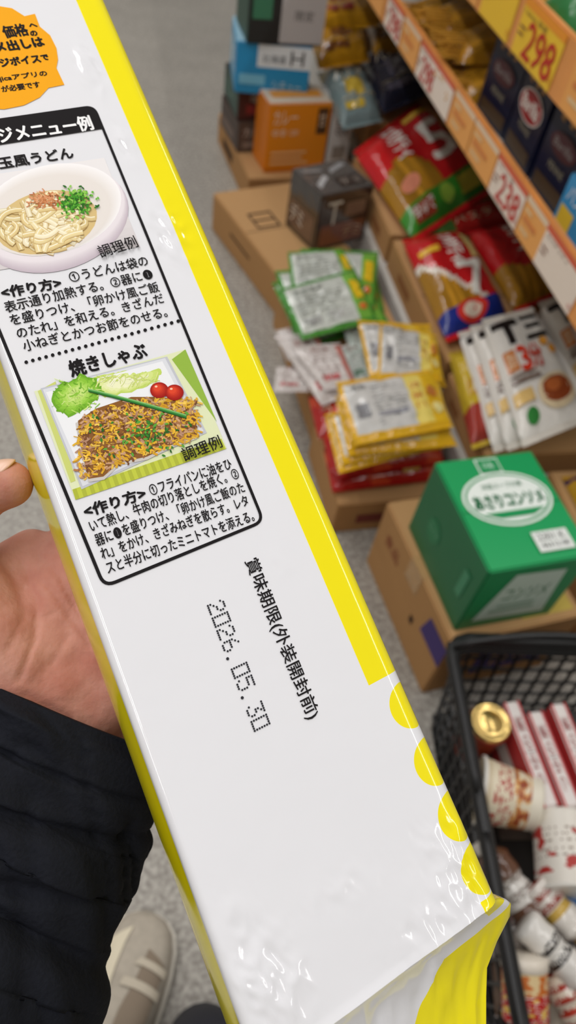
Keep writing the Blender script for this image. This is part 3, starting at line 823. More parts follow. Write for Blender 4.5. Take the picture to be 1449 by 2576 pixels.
price_rail(.625, .705, [(.95, .15, 'w', '', 'スパゲッティ'), (1.07, .09, 'o', '', ''), (1.19, .14, 'w', '238', 'ペンネ'), (1.33, .13, 'o', '', ''), (1.46, .12, 'o', '', ''), (1.59, .11, 'w', '', ''), (1.71, .13, 'w', '298', 'スパゲッティ'), (1.85, .13, 'o', '', ''), (2.0, .14, 'w', '298', '1.6mm'), (2.2, .2, 'o', '', '')])
price_rail(.835, .925, [(1.05, .16, 'o', '', ''), (1.265, .17, 'y', '298', '1.6mm 結束'), (1.45, .15, 'y', '', '1.4mm'), (1.62, .15, 'o', '', '')])
# ================================================================ FLOOR CASES AND THINGS ON THEM
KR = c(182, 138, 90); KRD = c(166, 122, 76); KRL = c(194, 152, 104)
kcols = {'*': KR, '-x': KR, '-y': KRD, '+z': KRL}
BROWN = c(60, 42, 34)
l2 = (.036**2+.317**2)**.5
rz2 = math.atan2(.036, .317)
cx, cy = from_corner(.522, .529, rz2, .27, l2)
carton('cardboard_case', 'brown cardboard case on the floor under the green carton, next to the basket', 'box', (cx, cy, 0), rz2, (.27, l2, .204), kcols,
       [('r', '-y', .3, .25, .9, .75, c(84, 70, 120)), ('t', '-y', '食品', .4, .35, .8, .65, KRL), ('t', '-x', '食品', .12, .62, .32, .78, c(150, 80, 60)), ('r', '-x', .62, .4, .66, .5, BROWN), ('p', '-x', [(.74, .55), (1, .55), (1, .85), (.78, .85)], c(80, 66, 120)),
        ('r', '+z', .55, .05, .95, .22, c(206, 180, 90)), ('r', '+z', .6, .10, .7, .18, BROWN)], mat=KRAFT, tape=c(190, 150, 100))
# green carton
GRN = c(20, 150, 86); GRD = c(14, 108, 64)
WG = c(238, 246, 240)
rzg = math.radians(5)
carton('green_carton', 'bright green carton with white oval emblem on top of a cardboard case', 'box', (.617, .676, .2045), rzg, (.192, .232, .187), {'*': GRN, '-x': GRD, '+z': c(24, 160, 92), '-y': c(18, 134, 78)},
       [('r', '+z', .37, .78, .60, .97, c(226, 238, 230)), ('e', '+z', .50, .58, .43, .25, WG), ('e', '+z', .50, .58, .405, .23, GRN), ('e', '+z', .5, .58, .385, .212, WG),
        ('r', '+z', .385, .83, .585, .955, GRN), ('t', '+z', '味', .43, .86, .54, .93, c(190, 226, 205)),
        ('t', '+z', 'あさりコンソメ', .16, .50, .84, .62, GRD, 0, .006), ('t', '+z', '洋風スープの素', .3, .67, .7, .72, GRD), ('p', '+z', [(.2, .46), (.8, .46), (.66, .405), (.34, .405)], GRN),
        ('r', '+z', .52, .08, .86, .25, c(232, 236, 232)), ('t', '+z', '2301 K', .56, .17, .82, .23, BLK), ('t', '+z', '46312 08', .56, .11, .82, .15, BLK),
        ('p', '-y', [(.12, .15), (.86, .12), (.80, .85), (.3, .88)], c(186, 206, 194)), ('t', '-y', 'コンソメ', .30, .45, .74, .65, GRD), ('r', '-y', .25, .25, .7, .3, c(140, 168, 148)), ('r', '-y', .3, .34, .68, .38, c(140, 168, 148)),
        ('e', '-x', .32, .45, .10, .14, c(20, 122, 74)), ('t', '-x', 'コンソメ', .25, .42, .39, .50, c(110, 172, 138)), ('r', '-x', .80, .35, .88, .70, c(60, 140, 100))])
# case one (far)
rz1 = math.atan2(.436, -.134)-PI/2
cx, cy = from_corner(.422, 1.709, rz1, .27, .456)
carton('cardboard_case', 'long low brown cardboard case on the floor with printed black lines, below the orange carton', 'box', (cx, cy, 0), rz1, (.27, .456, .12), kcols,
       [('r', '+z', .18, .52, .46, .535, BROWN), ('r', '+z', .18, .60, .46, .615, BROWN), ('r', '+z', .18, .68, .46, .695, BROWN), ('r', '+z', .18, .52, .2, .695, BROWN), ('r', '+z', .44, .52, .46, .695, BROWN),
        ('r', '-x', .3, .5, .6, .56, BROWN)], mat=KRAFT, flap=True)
# shrink wrapped dark pack
rzc = math.radians(22)
cx, cy = from_corner(.575, 1.80, rzc, .175, .165)
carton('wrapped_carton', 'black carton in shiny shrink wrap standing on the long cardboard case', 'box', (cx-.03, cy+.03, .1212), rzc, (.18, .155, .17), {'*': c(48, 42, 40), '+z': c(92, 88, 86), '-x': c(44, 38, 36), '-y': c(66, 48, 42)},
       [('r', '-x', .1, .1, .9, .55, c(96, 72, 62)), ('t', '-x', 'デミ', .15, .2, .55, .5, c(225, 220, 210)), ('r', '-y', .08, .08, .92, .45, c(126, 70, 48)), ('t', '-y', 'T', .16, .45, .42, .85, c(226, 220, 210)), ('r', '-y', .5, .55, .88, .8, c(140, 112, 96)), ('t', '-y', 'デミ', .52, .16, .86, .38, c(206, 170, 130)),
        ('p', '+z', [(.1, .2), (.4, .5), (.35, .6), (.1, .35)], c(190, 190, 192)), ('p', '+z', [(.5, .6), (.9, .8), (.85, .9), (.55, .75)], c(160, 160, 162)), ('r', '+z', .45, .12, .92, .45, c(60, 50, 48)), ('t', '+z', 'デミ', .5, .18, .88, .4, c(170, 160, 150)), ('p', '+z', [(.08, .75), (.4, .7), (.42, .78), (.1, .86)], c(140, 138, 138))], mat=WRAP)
# back case under the stack of cartons
carton('cardboard_case', 'brown cardboard case lying behind under the orange carton and the carton stack', 'box', (.59, 2.52, 0), .10, (.39, .46, .10), kcols, [('r', '-x', .2, .3, .5, .6, BROWN)], mat=KRAFT)
# orange carton
orr = math.radians(10)
cx, cy = from_corner(.472, 2.315, orr, .21, .12)
carton('orange_carton', 'orange carton with white lettering and white end, in front of the dark cartons', 'box', (cx, cy, .1012), orr, (.21, .12, .215), {'*': c(228, 226, 222), '-x': c(214, 120, 20), '-y': c(240, 146, 26), '+z': c(226, 214, 196)},
       [('t', '-y', 'カレー', .08, .70, .46, .9, c(250, 235, 210)), ('t', '-y', '中辛', .08, .52, .3, .64, c(250, 235, 210)), ('t', '-y', 'CURRY', .35, .54, .5, .62, c(250, 235, 210)), ('r', '-y', .78, .55, .95, .92, c(90, 60, 34)), ('t', '-y', '甘', .81, .65, .92, .85, c(245, 220, 190)),
        ('r', '-y', .0, .0, 1, .06, c(210, 118, 16)), ('r', '+z', .1, .3, .9, .7, c(235, 160, 60)), ('r', '-y', .08, .12, .7, .15, c(250, 210, 150)), ('r', '-y', .08, .2, .6, .23, c(250, 210, 150)), ('r', '-y', .08, .28, .66, .31, c(250, 210, 150))])
carton('white_carton', 'white carton with black lettering, right beside the orange carton', 'box', (cx+.150, cy+.03, .1012), orr, (.075, .12, .21), {'*': c(225, 223, 220), '-y': c(214, 212, 210)},
       [('t', '-y', '固形', .2, .5, .8, .85, BLK, 270), ('r', '-y', .2, .15, .8, .35, c(150, 140, 130))])
# dark carton stack
st = [('brown_carton', 'dark brown carton at the bottom of the carton stack behind the orange carton', (.40, 2.44), .16, .10, {'*': c(66, 50, 44), '-y': c(86, 72, 66)}, [('t', '-y', 'カレー', .1, .5, .6, .8, c(190, 180, 170)), ('r', '-y', .1, .15, .9, .35, c(130, 116, 108)), ('r', '-x', .1, .2, .8, .5, c(110, 90, 80))], (.18, .20)),
      ('dark_red_carton', 'black and dark red carton, second from the bottom of the carton stack', (.395, 2.45), .10, .095, {'*': c(46, 34, 32), '-y': c(70, 30, 30), '-x': c(30, 70, 62)}, [('r', '-y', .15, .2, .85, .5, c(130, 40, 40)), ('t', '-y', '辛口', .2, .55, .6, .85, c(200, 180, 160)), ('t', '-x', 'カレー', .2, .3, .8, .7, c(120, 170, 150))], (.19, .20)),
      ('blue_carton', 'light blue carton with a white band and black letter in the carton stack', (.375, 2.42), -.06, .145, {'*': c(40, 140, 190), '-y': c(34, 142, 196), '-x': c(60, 160, 206), '+z': c(150, 190, 210)}, [('r', '-y', .28, .55, 1, .98, c(226, 232, 236)), ('t', '-y', 'H', .72, .62, .9, .9, BLK), ('t', '-y', '北海道', .34, .64, .66, .8, c(60, 70, 80)), ('t', '-y', 'シチュー', .5, .1, .9, .3, c(190, 224, 240)), ('r', '-y', .05, .2, .4, .4, c(120, 190, 220)), ('r', '-x', .2, .3, .5, .8, c(190, 220, 235)), ('t', '-x', '白', .55, .3, .9, .8, c(230, 240, 245))], (.23, .20)),
      ('black_carton', 'black and green carton with a white front panel, topmost of the carton stack', (.40, 2.40), .05, .22, {'*': c(30, 44, 40), '-y': c(36, 38, 38), '-x': c(24, 74, 60)}, [('r', '-y', .42, .03, 1, .98, c(190, 188, 188)), ('e', '-y', .62, .62, .05, .05, BLK), ('t', '-y', '限定', .6, .3, .85, .42, c(90, 90, 90)), ('r', '-y', .05, .3, .3, .7, c(60, 120, 90))], (.23, .18))]
zz = .1012
for (nm_, lb, (x, y), rz, h, cols, pr, (sx, sy)) in st:
    cx, cy = from_corner(x, y, rz, sx, sy)
    carton(nm_, lb, 'box', (cx, cy, zz), rz, (sx, sy, h), cols, pr, group='cartons stacked behind the orange carton'); zz += h+.0012
# trays with pouches
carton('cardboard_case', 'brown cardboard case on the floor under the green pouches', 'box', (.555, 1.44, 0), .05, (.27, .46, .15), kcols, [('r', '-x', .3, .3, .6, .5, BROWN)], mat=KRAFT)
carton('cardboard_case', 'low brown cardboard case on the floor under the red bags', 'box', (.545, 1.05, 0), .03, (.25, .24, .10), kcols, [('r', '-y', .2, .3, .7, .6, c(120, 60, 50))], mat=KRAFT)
jr = random.Random(21)
def Q(pts, zs, j=0, tilt=0):
    if not isinstance(zs, (list, tuple)): zs = [zs]*4
    return [gp(x+jr.uniform(-j, j), y+jr.uniform(-j, j), z+jr.uniform(0, tilt)) for (x, y), z in zip(pts, zs)]
GP = c(72, 146, 52)
def greenf(s, t):
    if s < .05 or s > .95 or t < .05: return GP
    if s > .80: return c(122, 184, 70)
    return c(208, 213, 205)
lrs = random.Random(11)
def lines(s0, s1, ts, col, h=.012):
    out = []
    for t in ts:
        s = s0
        while s < s1:
            w_ = lrs.uniform(.04, .14); out.append(('r', 0, s, t, min(s1, s+w_), t+h, col)); s += w_+lrs.uniform(.01, .04)
            if lrs.random() < .12: break
    return out
def label_prints(col): return [('r', 0, .40, .14, .70, .30, c(186, 188, 184)), ('r', 0, .10, .14, .32, .27, c(168, 170, 168)), ('t', 0, '食品表示', .12, .80, .5, .88, c(80, 90, 80)), ('r', 0, .83, .4, .94, .8, col), ('e', 0, .88, .25, .05, .07, c(220, 120, 50))]+lines(.10, .7, (.34, .38, .42, .46, .50, .54, .58, .62, .66, .70, .74), c(128, 132, 128))
gq = [[(712, 730), (895, 690), (940, 800), (762, 862)], [(722, 650), (870, 636), (905, 715), (735, 760)], [(755, 640), (955, 648), (950, 765), (740, 740)], [(700, 700), (905, 668), (968, 800), (735, 846)], [(695, 720), (880, 690), (955, 815), (765, 868)], [(740, 690), (930, 660), (965, 770), (790, 830)]]
gz = [.220, .206, .192, .178, .166, .154]
glabels = ['green bordered pouch with white back panel, topmost of the green pile', 'green and white pouch second in the green pile, showing at the far edge', 'green pouch lying crooked in the middle of the green pile', 'green pouch fourth in the green pile, showing at the right edge', 'green pouch fifth in the green pile, low at the aisle side', 'green pouch at the bottom of the green pile on the cardboard case']
for i, q in enumerate(gq):
    pouch('sauce_pouch', glabels[i], 'pouch', Q(q, gz[i], 11, .012), .009, greenf, label_prints(c(236, 200, 40))[:48], 'green pouches in a pile', seal=GP, seed=i, crk=.008)
# white packets
def whitef(s, t): return c(214, 206, 202) if s < .85 else c(200, 120, 110)
for i, (q, z, lb) in enumerate([([(700, 860), (790, 845), (880, 990), (800, 1010)], .185, 'pale pink and white packet lying between the green and yellow pouches'), ([(845, 880), (905, 860), (945, 950), (890, 965)], .18, 'small grey green packet tucked left of the upper yellow pouch'), ([(690, 930), (770, 925), (790, 990), (690, 985)], .165, 'crumpled pale packet at the left end of the packets, over the floor'), ([(740, 880), (850, 865), (900, 960), (810, 985)], .20, 'white packet with grey printing lying on the pale pink packet'), ([(860, 830), (940, 800), (960, 860), (890, 900)], .185, 'silver packet between the green pile and the rear yellow pile'), ([(690, 830), (780, 815), (800, 880), (715, 900)], .17, 'clear pinkish packet poking out below the green pile')]):
    pouch('white_packet', lb, 'packet', Q(q, z, 7, .016), .010, whitef if i not in (1, 4) else (lambda s, t: c(186, 196, 188)), [('r', 0, .15, .12, .6, .24, c(190, 90, 90) if i not in (1, 4) else c(110, 140, 120)), ('t', 0, '粉末', .3, .8, .7, .92, c(150, 90, 80))]+lines(.15, .8, (.3, .38, .46, .54, .62, .70), c(160, 128, 126))[:26], 'pale packets between the pouches', seal=c(210, 200, 196), seed=10+i, crk=.008)
# red bags
def redf(s, t):
    return c(176, 30, 28) if (s+t*.5) % .5 < .36 else c(205, 70, 40)
for i, (q, z) in enumerate([([(815, 1135), (1110, 1100), (1120, 1200), (835, 1235)], .115), ([(805, 1075), (1085, 1040), (1115, 1150), (835, 1190)], .145), ([(775, 1000), (980, 985), (1000, 1080), (800, 1100)], .15), ([(830, 1095), (1100, 1070), (1115, 1160), (845, 1200)], .17)]):
    pouch('red_bag', ['red bag at the bottom front of the pile under the yellow pouches', 'red bag in the second layer under the yellow pouches', 'red bag at the left rear of the pile, beside the pale packets', 'red and gold bag directly beneath the yellow pouches'][i], 'bag', Q(q, z), .028, redf, [('t', 0, 'うまい', .1, .3, .5, .6, c(240, 220, 190)), ('r', 0, .6, .1, .75, .9, c(230, 190, 80))]+lines(.1, .5, (.7, .78, .14), c(230, 180, 160))[:12], 'red bags under the yellow pouches', seal=c(170, 30, 28), seed=20+i, crk=.006)
# yellow pouches
YL = c(228, 176, 30)
def yelf(s, t):
    if s < .06 or t < .06 or t > .95: return YL
    if s > .82: return c(232, 186, 40)
    if s > .66: return c(236, 214, 110)
    return c(210, 209, 206)
yq = [([(850, 968), (1085, 938), (1140, 1070), (890, 1112)], .30), ([(845, 985), (1105, 960), (1135, 1085), (885, 1125)], .285), ([(838, 1000), (1085, 985), (1145, 1105), (875, 1140)], .27), ([(820, 1040), (1060, 1015), (1110, 1120), (850, 1165)], .253), ([(810, 1040), (1010, 1030), (1060, 1140), (860, 1190)], .236), ([(950, 815), (1090, 845), (1115, 950), (955, 945)], .27), ([(905, 805), (1060, 830), (1110, 945), (930, 950)], .255), ([(930, 830), (1090, 830), (1130, 960), (950, 970)], .24)]
yl = ['yellow edged pouch with white back panel, topmost of the front yellow pile', 'yellow pouch second from the top of the front yellow pile', 'yellow pouch third from the top of the front yellow pile', 'yellow pouch fourth from the top, sticking out at the near side', 'yellow pouch at the bottom of the front yellow pile, on the red bags', 'yellow pouch on top of the rear yellow pile beside the green pouches', 'yellow and brown pouch in the middle of the rear yellow pile', 'yellow pouch at the bottom of the rear yellow pile']
for i, (q, z) in enumerate(yq):
    pr = [('r', 0, .10, .32, .22, .56, c(140, 140, 144)), ('r', 0, .3, .3, .6, .38, c(150, 150, 158)), ('t', 0, '名称', .10, .80, .26, .9, c(90, 90, 90)), ('t', 0, 'たまご', .70, .3, .80, .8, c(200, 90, 30), 270), ('e', 0, .9, .6, .05, .12, c(196, 120, 40)), ('e', 0, .9, .3, .05, .1, c(240, 226, 150))]+lines(.28, .62, (.16, .22, .42, .48, .54, .60, .66, .72, .78, .84), c(130, 130, 132))[:40]
    pouch('sauce_pouch', yl[i], 'pouch', Q(q, z, 11 if i else 3, .012), .009, yelf, pr, 'yellow pouches in piles', seal=YL, seed=30+i, crk=.008)
# ================================================================ PASTA ON BASE DECK
carton('display_carton', 'brown display carton on the base of the shelf under the number seven pasta bags', 'box', (.95, 1.47, .151), 0, (.45, .50, .085), kcols, [('r', '-x', .2, .3, .4, .6, c(150, 100, 60))], mat=KRAFT)
carton('display_carton', 'brown display carton on the base of the shelf under the number five pasta bag', 'box', (.95, 1.96, .151), 0, (.45, .44, .085), kcols, [('r', '-x', .6, .3, .8, .6, c(150, 100, 60))], mat=KRAFT)
carton('display_carton', 'brown display carton on the base of the shelf at the far end', 'box', (1.0, 2.72, .151), 0, (.37, .70, .10), kcols, [('r', '-x', .1, .3, .3, .6, c(150, 100, 60))], mat=KRAFT)
carton('display_carton', 'low brown display carton on the base of the shelf under the white meal packs', 'box', (.95, 1.07, .151), 0, (.45, .26, .07), kcols, [('r', '-x', .2, .3, .4, .6, c(150, 100, 60))], mat=KRAFT)
RED = c(200, 26, 32)
strand = [random.uniform(.55, 1.15) for _ in range(60)]
def gold(s):
    k = strand[int(s*59)]; g = c(206, 148, 42); return (g[0]*k, g[1]*k, g[2]*k, 1)
def five(s, t):
    if t < .2: return c(60, 140, 44)
    if t > .66 or s > .52-.2*(t-.2) or t > .62-.5*abs(s-.2): return RED
    return gold(s)
def seven(s, t):
    if t < .16: return c(30, 50, 140)
    e = .62-.70*s
    if t > e+.07: return RED
    if t > e: return c(236, 226, 214)
    return gold(s)
W_ = c(248, 244, 236); YW = c(250, 232, 150)
pouch('pasta_bag', 'red and green spaghetti bag with big white number five', 'pasta bag', Q([(895, 392), (1058, 268), (1235, 468), (1035, 600)], .262), .045, five,
      [('t', 0, 'スパゲティ', .24, .56, .46, .97, W_, 270, .006), ('t', 0, '5', .58, .36, .90, .76, W_, 0, .014), ('e', 0, .2, .34, .10, .07, c(236, 150, 120)), ('r', 0, .08, .03, .3, .16, c(150, 60, 40)), ('e', 0, .46, .1, .08, .07, c(150, 190, 70)), ('r', 0, .62, .03, .88, .16, c(200, 190, 70)), ('t', 0, '早ゆで', .08, .05, .3, .15, W_), ('r', 0, .55, .86, .95, .92, c(236, 190, 60))], 'pasta bags on the shelf base', seal=RED, seed=41, crk=.004)
pouch('pasta_bag', 'red spaghetti bag with white number seven and blue foot, nearest pasta bag to the aisle', 'pasta bag', Q([(1015, 615), (1160, 590), (1275, 790), (1118, 850)], .262), .038, seven,
      [('t', 0, 'スパゲティ', .46, .56, .72, .98, W_, 270, .008), ('t', 0, '7', .48, .20, .90, .54, W_, 0, .016), ('e', 0, .45, .09, .24, .085, c(220, 60, 50)), ('e', 0, .45, .09, .14, .055, c(240, 220, 200)), ('r', 0, .06, .72, .36, .78, c(240, 190, 60)), ('r', 0, .80, .58, .94, .9, YW)], 'pasta bags on the shelf base', seal=RED, seed=42, crk=.004)
pouch('pasta_bag', 'red and gold spaghetti bag lying right of the number seven bag, under the price rail', 'pasta bag', Q([(1178, 592), (1340, 566), (1450, 712), (1292, 778)], .262), .038, lambda s, t: RED if t > .45-.4*s else gold(s),
      [('t', 0, 'スパゲティ', .36, .50, .60, .94, W_, 270, .008), ('t', 0, '7', .56, .20, .9, .52, YW, 0, .014)], 'pasta bags on the shelf base', seal=RED, seed=43, crk=.004)
pouch('pasta_bag', 'plain golden spaghetti bag lying behind the red number five bag', 'pasta bag', Q([(1085, 262), (1170, 225), (1335, 430), (1252, 470)], .262), .045, lambda s, t: gold(s) if t < .8 else RED, [('r', 0, .1, .82, .9, .9, c(220, 90, 70))], 'pasta bags on the shelf base', seal=c(196, 150, 60), seed=44)
pouch('pasta_bag', 'red and green pasta bag between the number five and number seven bags', 'pasta bag', Q([(1060, 572), (1235, 505), (1290, 560), (1090, 612)], .238), .022, lambda s, t: c(170, 32, 30) if s > .3 else c(70, 110, 50), [('t', 0, 'パスタ', .3, .3, .8, .6, c(226, 200, 170))], 'pasta bags on the shelf base', seal=RED, seed=45)
# far bags
far = [([(765, -40), (950, -60), (960, 60), (770, 80)], .40, c(206, 150, 30), c(150, 50, 30), 'yellow snack bag with dark red printing, at the back beside the carton stack'),
       ([(770, 70), (900, 50), (930, 150), (800, 170)], .36, c(196, 140, 26), c(120, 70, 30), 'golden yellow bag below the other yellow bag near the carton stack'),
       ([(800, 190), (905, 180), (960, 300), (860, 320)], .30, c(120, 138, 140), c(200, 170, 60), 'grey blue packet with pale panel, lying right of the white carton'),
       ([(900, 150), (1010, 120), (1080, 230), (960, 280)], .30, c(44, 46, 66), c(96, 92, 110), 'dark navy packet lying below the yellow bags'),
       ([(1010, 80), (1080, 60), (1130, 180), (1060, 220)], .30, c(70, 62, 66), c(140, 120, 70), 'dark grey packet in the shade beneath the price rail'),
       ([(915, 40), (985, 20), (1030, 115), (940, 140)], .34, c(176, 126, 34), c(110, 80, 40), 'ochre bag on the heap under the shelf, left of the price rail')]
for i, (q, z, cl, c2, lb) in enumerate(far):
    pouch('food_bag', lb, 'bag', Q(q, z), .045, (lambda cl, c2: lambda s, t: cl if t < .8 and not (.3 < s < .7 and .3 < t < .6) else c2)(cl, c2), [('t', 0, 'パスタ', .15, .62, .8, .78, c(226, 210, 180)), ('r', 0, .15, .1, .6, .2, c2)]+lines(.1, .9, (.24, .84), c(200, 180, 140))[:10], 'food bags heaped at the far end of the shelf base', seal=cl, seed=50+i, crk=.009)
carton('cardboard_case', 'tall brown cardboard case hidden under the yellow bags at the back', 'box', (.97, 2.86, .252), 0, (.30, .40, .05), kcols, mat=KRAFT)
# white meal packs with black T
def packf(s, t): return c(228, 224, 218)
def rt(s0, t0, s1, t1, col): return ('r', 0, s0, t0, s1, t1, col)
def tp(): return [rt(.05, .87, .50, .945, BLK), rt(.22, .69, .35, .945, BLK), rt(.56, .90, .88, .945, BLK), rt(.58, .80, .86, .84, BLK), rt(.54, .69, .90, .735, BLK), rt(.06, .46, .24, .64, c(206, 120, 50)), ('t', 0, '濃厚', .08, .48, .22, .62, c(240, 220, 190)), ('t', 0, '3', .28, .44, .44, .65, c(214, 56, 30), 0, .012), ('t', 0, '分', .46, .44, .66, .65, c(214, 56, 30), 0, .006), ('e', 0, .76, .64, .07, .04, c(230, 160, 60)), ('e', 0, .86, .56, .07, .04, c(230, 160, 60)),
                 ('e', 0, .66, .22, .30, .14, c(226, 206, 170)), ('e', 0, .66, .23, .24, .10, c(150, 70, 34)), ('e', 0, .62, .26, .12, .05, c(196, 106, 54)), rt(.05, .36, .5, .39, c(120, 100, 90)), rt(.05, .41, .45, .43, c(120, 100, 90)), ('e', 0, .2, .1, .09, .06, c(50, 130, 60)), rt(.02, .2, .3, .3, c(226, 190, 120))]
wl = ['white meal pack with black lettering and a dish photo, topmost of the near pile', 'white meal pack second in the near pile, its edge showing to the left', 'white meal pack third in the near pile, edge showing at the aisle side', 'white meal pack behind, under the price rail, with black lettering']
for i, (q, z) in enumerate([([(1215, 818), (1345, 785), (1470, 1045), (1310, 1110)], .335), ([(1185, 835), (1330, 800), (1440, 1060), (1272, 1120)], .30), ([(1155, 850), (1310, 815), (1410, 1070), (1238, 1125)], .265), ([(1358, 773), (1475, 735), (1575, 958), (1462, 1020)], .335)]):
    pouch('meal_pack', wl[i], 'food pack', Q(q, z), .024, packf, tp(), 'white meal packs on the shelf base', seal=c(220, 214, 204), seed=60+i, sag=.12, crk=.001)
pouch('meal_pack', 'yellow and red pack at the foot of the white meal packs', 'food pack', Q([(1130, 900), (1180, 890), (1245, 1100), (1185, 1120)], .235), .03, lambda s, t: c(206, 176, 50) if t > .3 else c(170, 60, 50), [('t', 0, 'パスタ', .2, .4, .8, .6, c(180, 50, 40))], seal=c(206, 176, 50), seed=66)
pouch('meal_pack', 'white meal pack at the bottom right of the pile under the rail', 'food pack', Q([(1355, 800), (1475, 760), (1565, 980), (1458, 1030)], .30), .024, packf, tp(), 'white meal packs on the shelf base', seal=c(220, 214, 204), seed=67)
# right of the green carton
carton('cardboard_case', 'brown cardboard case on the floor right of the green carton', 'box', (.99, .74, 0), 0, (.28, .30, .22), kcols, mat=KRAFT)
pouch('snack_bag', 'yellow and purple bag beside the green carton at the right edge', 'bag', [Vector((.87, .86, .223)), Vector((1.08, .86, .223)), Vector((1.08, .66, .223)), Vector((.87, .66, .223))], .06, lambda s, t: c(206, 160, 40) if (s+t) % .6 < .35 else c(90, 60, 110), [('t', 0, 'パスタ', .1, .4, .7, .65, c(120, 60, 40))], seal=c(200, 150, 40), seed=70)
# ================================================================ SHELF ONE GOODS
NAVY = c(18, 23, 52)
for i, (y, lb, jz) in enumerate([(1.165, 'navy pasta box nearest to the light blue box, on the middle shelf', .06), (1.315, 'navy pasta box with red oval emblem above the middle price tag', -.03), (1.465, 'navy pasta box farthest from the light blue box, beside the loose spaghetti bags', .08)]):
    pr = [('t', '-x', 'PENNE', .3, .30, .7, .37, c(150, 142, 120)), ('r', '-x', .1, .06, .9, .2, c(80, 60, 40)),
          ('p', '-x', [(.2, .74), (.3, .72), (.38, .94), (.28, .96)], c(160, 116, 54)), ('p', '-x', [(.44, .73), (.54, .73), (.56, .96), (.46, .96)], c(166, 122, 58)), ('p', '-x', [(.64, .72), (.74, .74), (.7, .96), (.6, .94)], c(156, 112, 50)), ('r', '+z', .2, .2, .8, .8, c(44, 50, 86))]
    if i == 1: pr += [('e', '-x', .5, .55, .40, .155, c(214, 206, 200)), ('e', '-x', .5, .55, .37, .136, c(160, 32, 40)), ('t', '-x', 'Barilla', .22, .49, .78, .62, c(236, 230, 222), 0, .006)]
    else: pr += [('e', '-x', .5, .55, .34, .11, c(70, 24, 34)), ('t', '-x', 'Barilla', .26, .51, .74, .59, c(140, 134, 132))]
    carton('pasta_box', lb, 'box', (.80, y, .661), jz, (.085, .138, .178), {'*': NAVY, '-x': c(17, 22, 50), '+z': c(30, 36, 70)}, pr, group='navy pasta boxes on the middle shelf')
carton('light_blue_box', 'light blue and yellow box at the right edge of the middle shelf', 'box', (.785, 1.03, .661), 0, (.09, .12, .095), {'*': c(60, 150, 206), '+z': c(90, 170, 214)}, [('r', '-x', .1, .1, .5, .5, c(236, 200, 60)), ('t', '-x', 'パスタ', .15, .6, .8, .9, c(240, 244, 246)), ('r', '+z', .2, .2, .6, .6, c(230, 236, 236))])
lbs = ['spaghetti bag with strands showing, nearest to the navy boxes on the middle shelf', 'spaghetti bag second from the navy boxes on the middle shelf', 'spaghetti bag third from the navy boxes on the middle shelf', 'spaghetti bag farthest from the navy boxes on the middle shelf', 'spaghetti bag lying on top of the others nearest the price rail', 'spaghetti bag lying on top at the far end of the middle shelf']
for i in range(6):
    y = 1.61+.135*i if i < 4 else 1.68+.16*(i-4); z = .662 if i < 4 else .712
    sk = [.012, -.015, .02, -.01, .025, -.02][i]
    q = [Vector((1.02, y+.06+sk, z)), Vector((1.02, y-.06+sk, z)), Vector((.735+.01*(i % 2), y-.06, z)), Vector((.735+.01*(i % 2), y+.06, z))]
    rb = pouch('spaghetti_bag', lbs[i], 'pasta bag', q, .048, lambda s, t: shade(gold(s), .75), [('r', 0, .1, .75, .9, .9, c(150, 60, 34))], 'spaghetti bags on the middle shelf', seal=c(150, 106, 40), seed=80+i)
    rnd2 = random.Random(i); bm = bmesh.new()
    for j in range(34):
        yy = rnd2.uniform(-.052, .052); z_ = rnd2.uniform(.006, .036)*(1-(abs(yy)/.07)**2)
        tube(bm, [Vector((-.02, yy, z_)), Vector((-.165-rnd2.uniform(0, .02), yy+rnd2.uniform(-.008, .008), z_-.002))], .0022, 4)
    bm_obj('strands', bm, pm('dry_pasta', c(206, 152, 54), .5), rb)
pouch('pasta_bag', 'red and green bag on the top shelf above the yellow price tag', 'pasta bag', [Vector((.98, 1.40, .882)), Vector((.98, 1.18, .882)), Vector((.74, 1.18, .882)), Vector((.74, 1.40, .882))], .07, lambda s, t: c(190, 34, 34) if t > .25 else c(40, 120, 60), [('t', 0, 'パスタ', .2, .5, .8, .75, W_)], seal=RED, seed=90)
pouch('pasta_bag', 'golden bag on the top shelf left of the red and green bag', 'pasta bag', [Vector((.98, 1.66, .882)), Vector((.98, 1.44, .882)), Vector((.74, 1.44, .882)), Vector((.74, 1.66, .882))], .06, lambda s, t: gold(s), [('r', 0, .2, .5, .8, .75, RED)], seal=RED, seed=91)
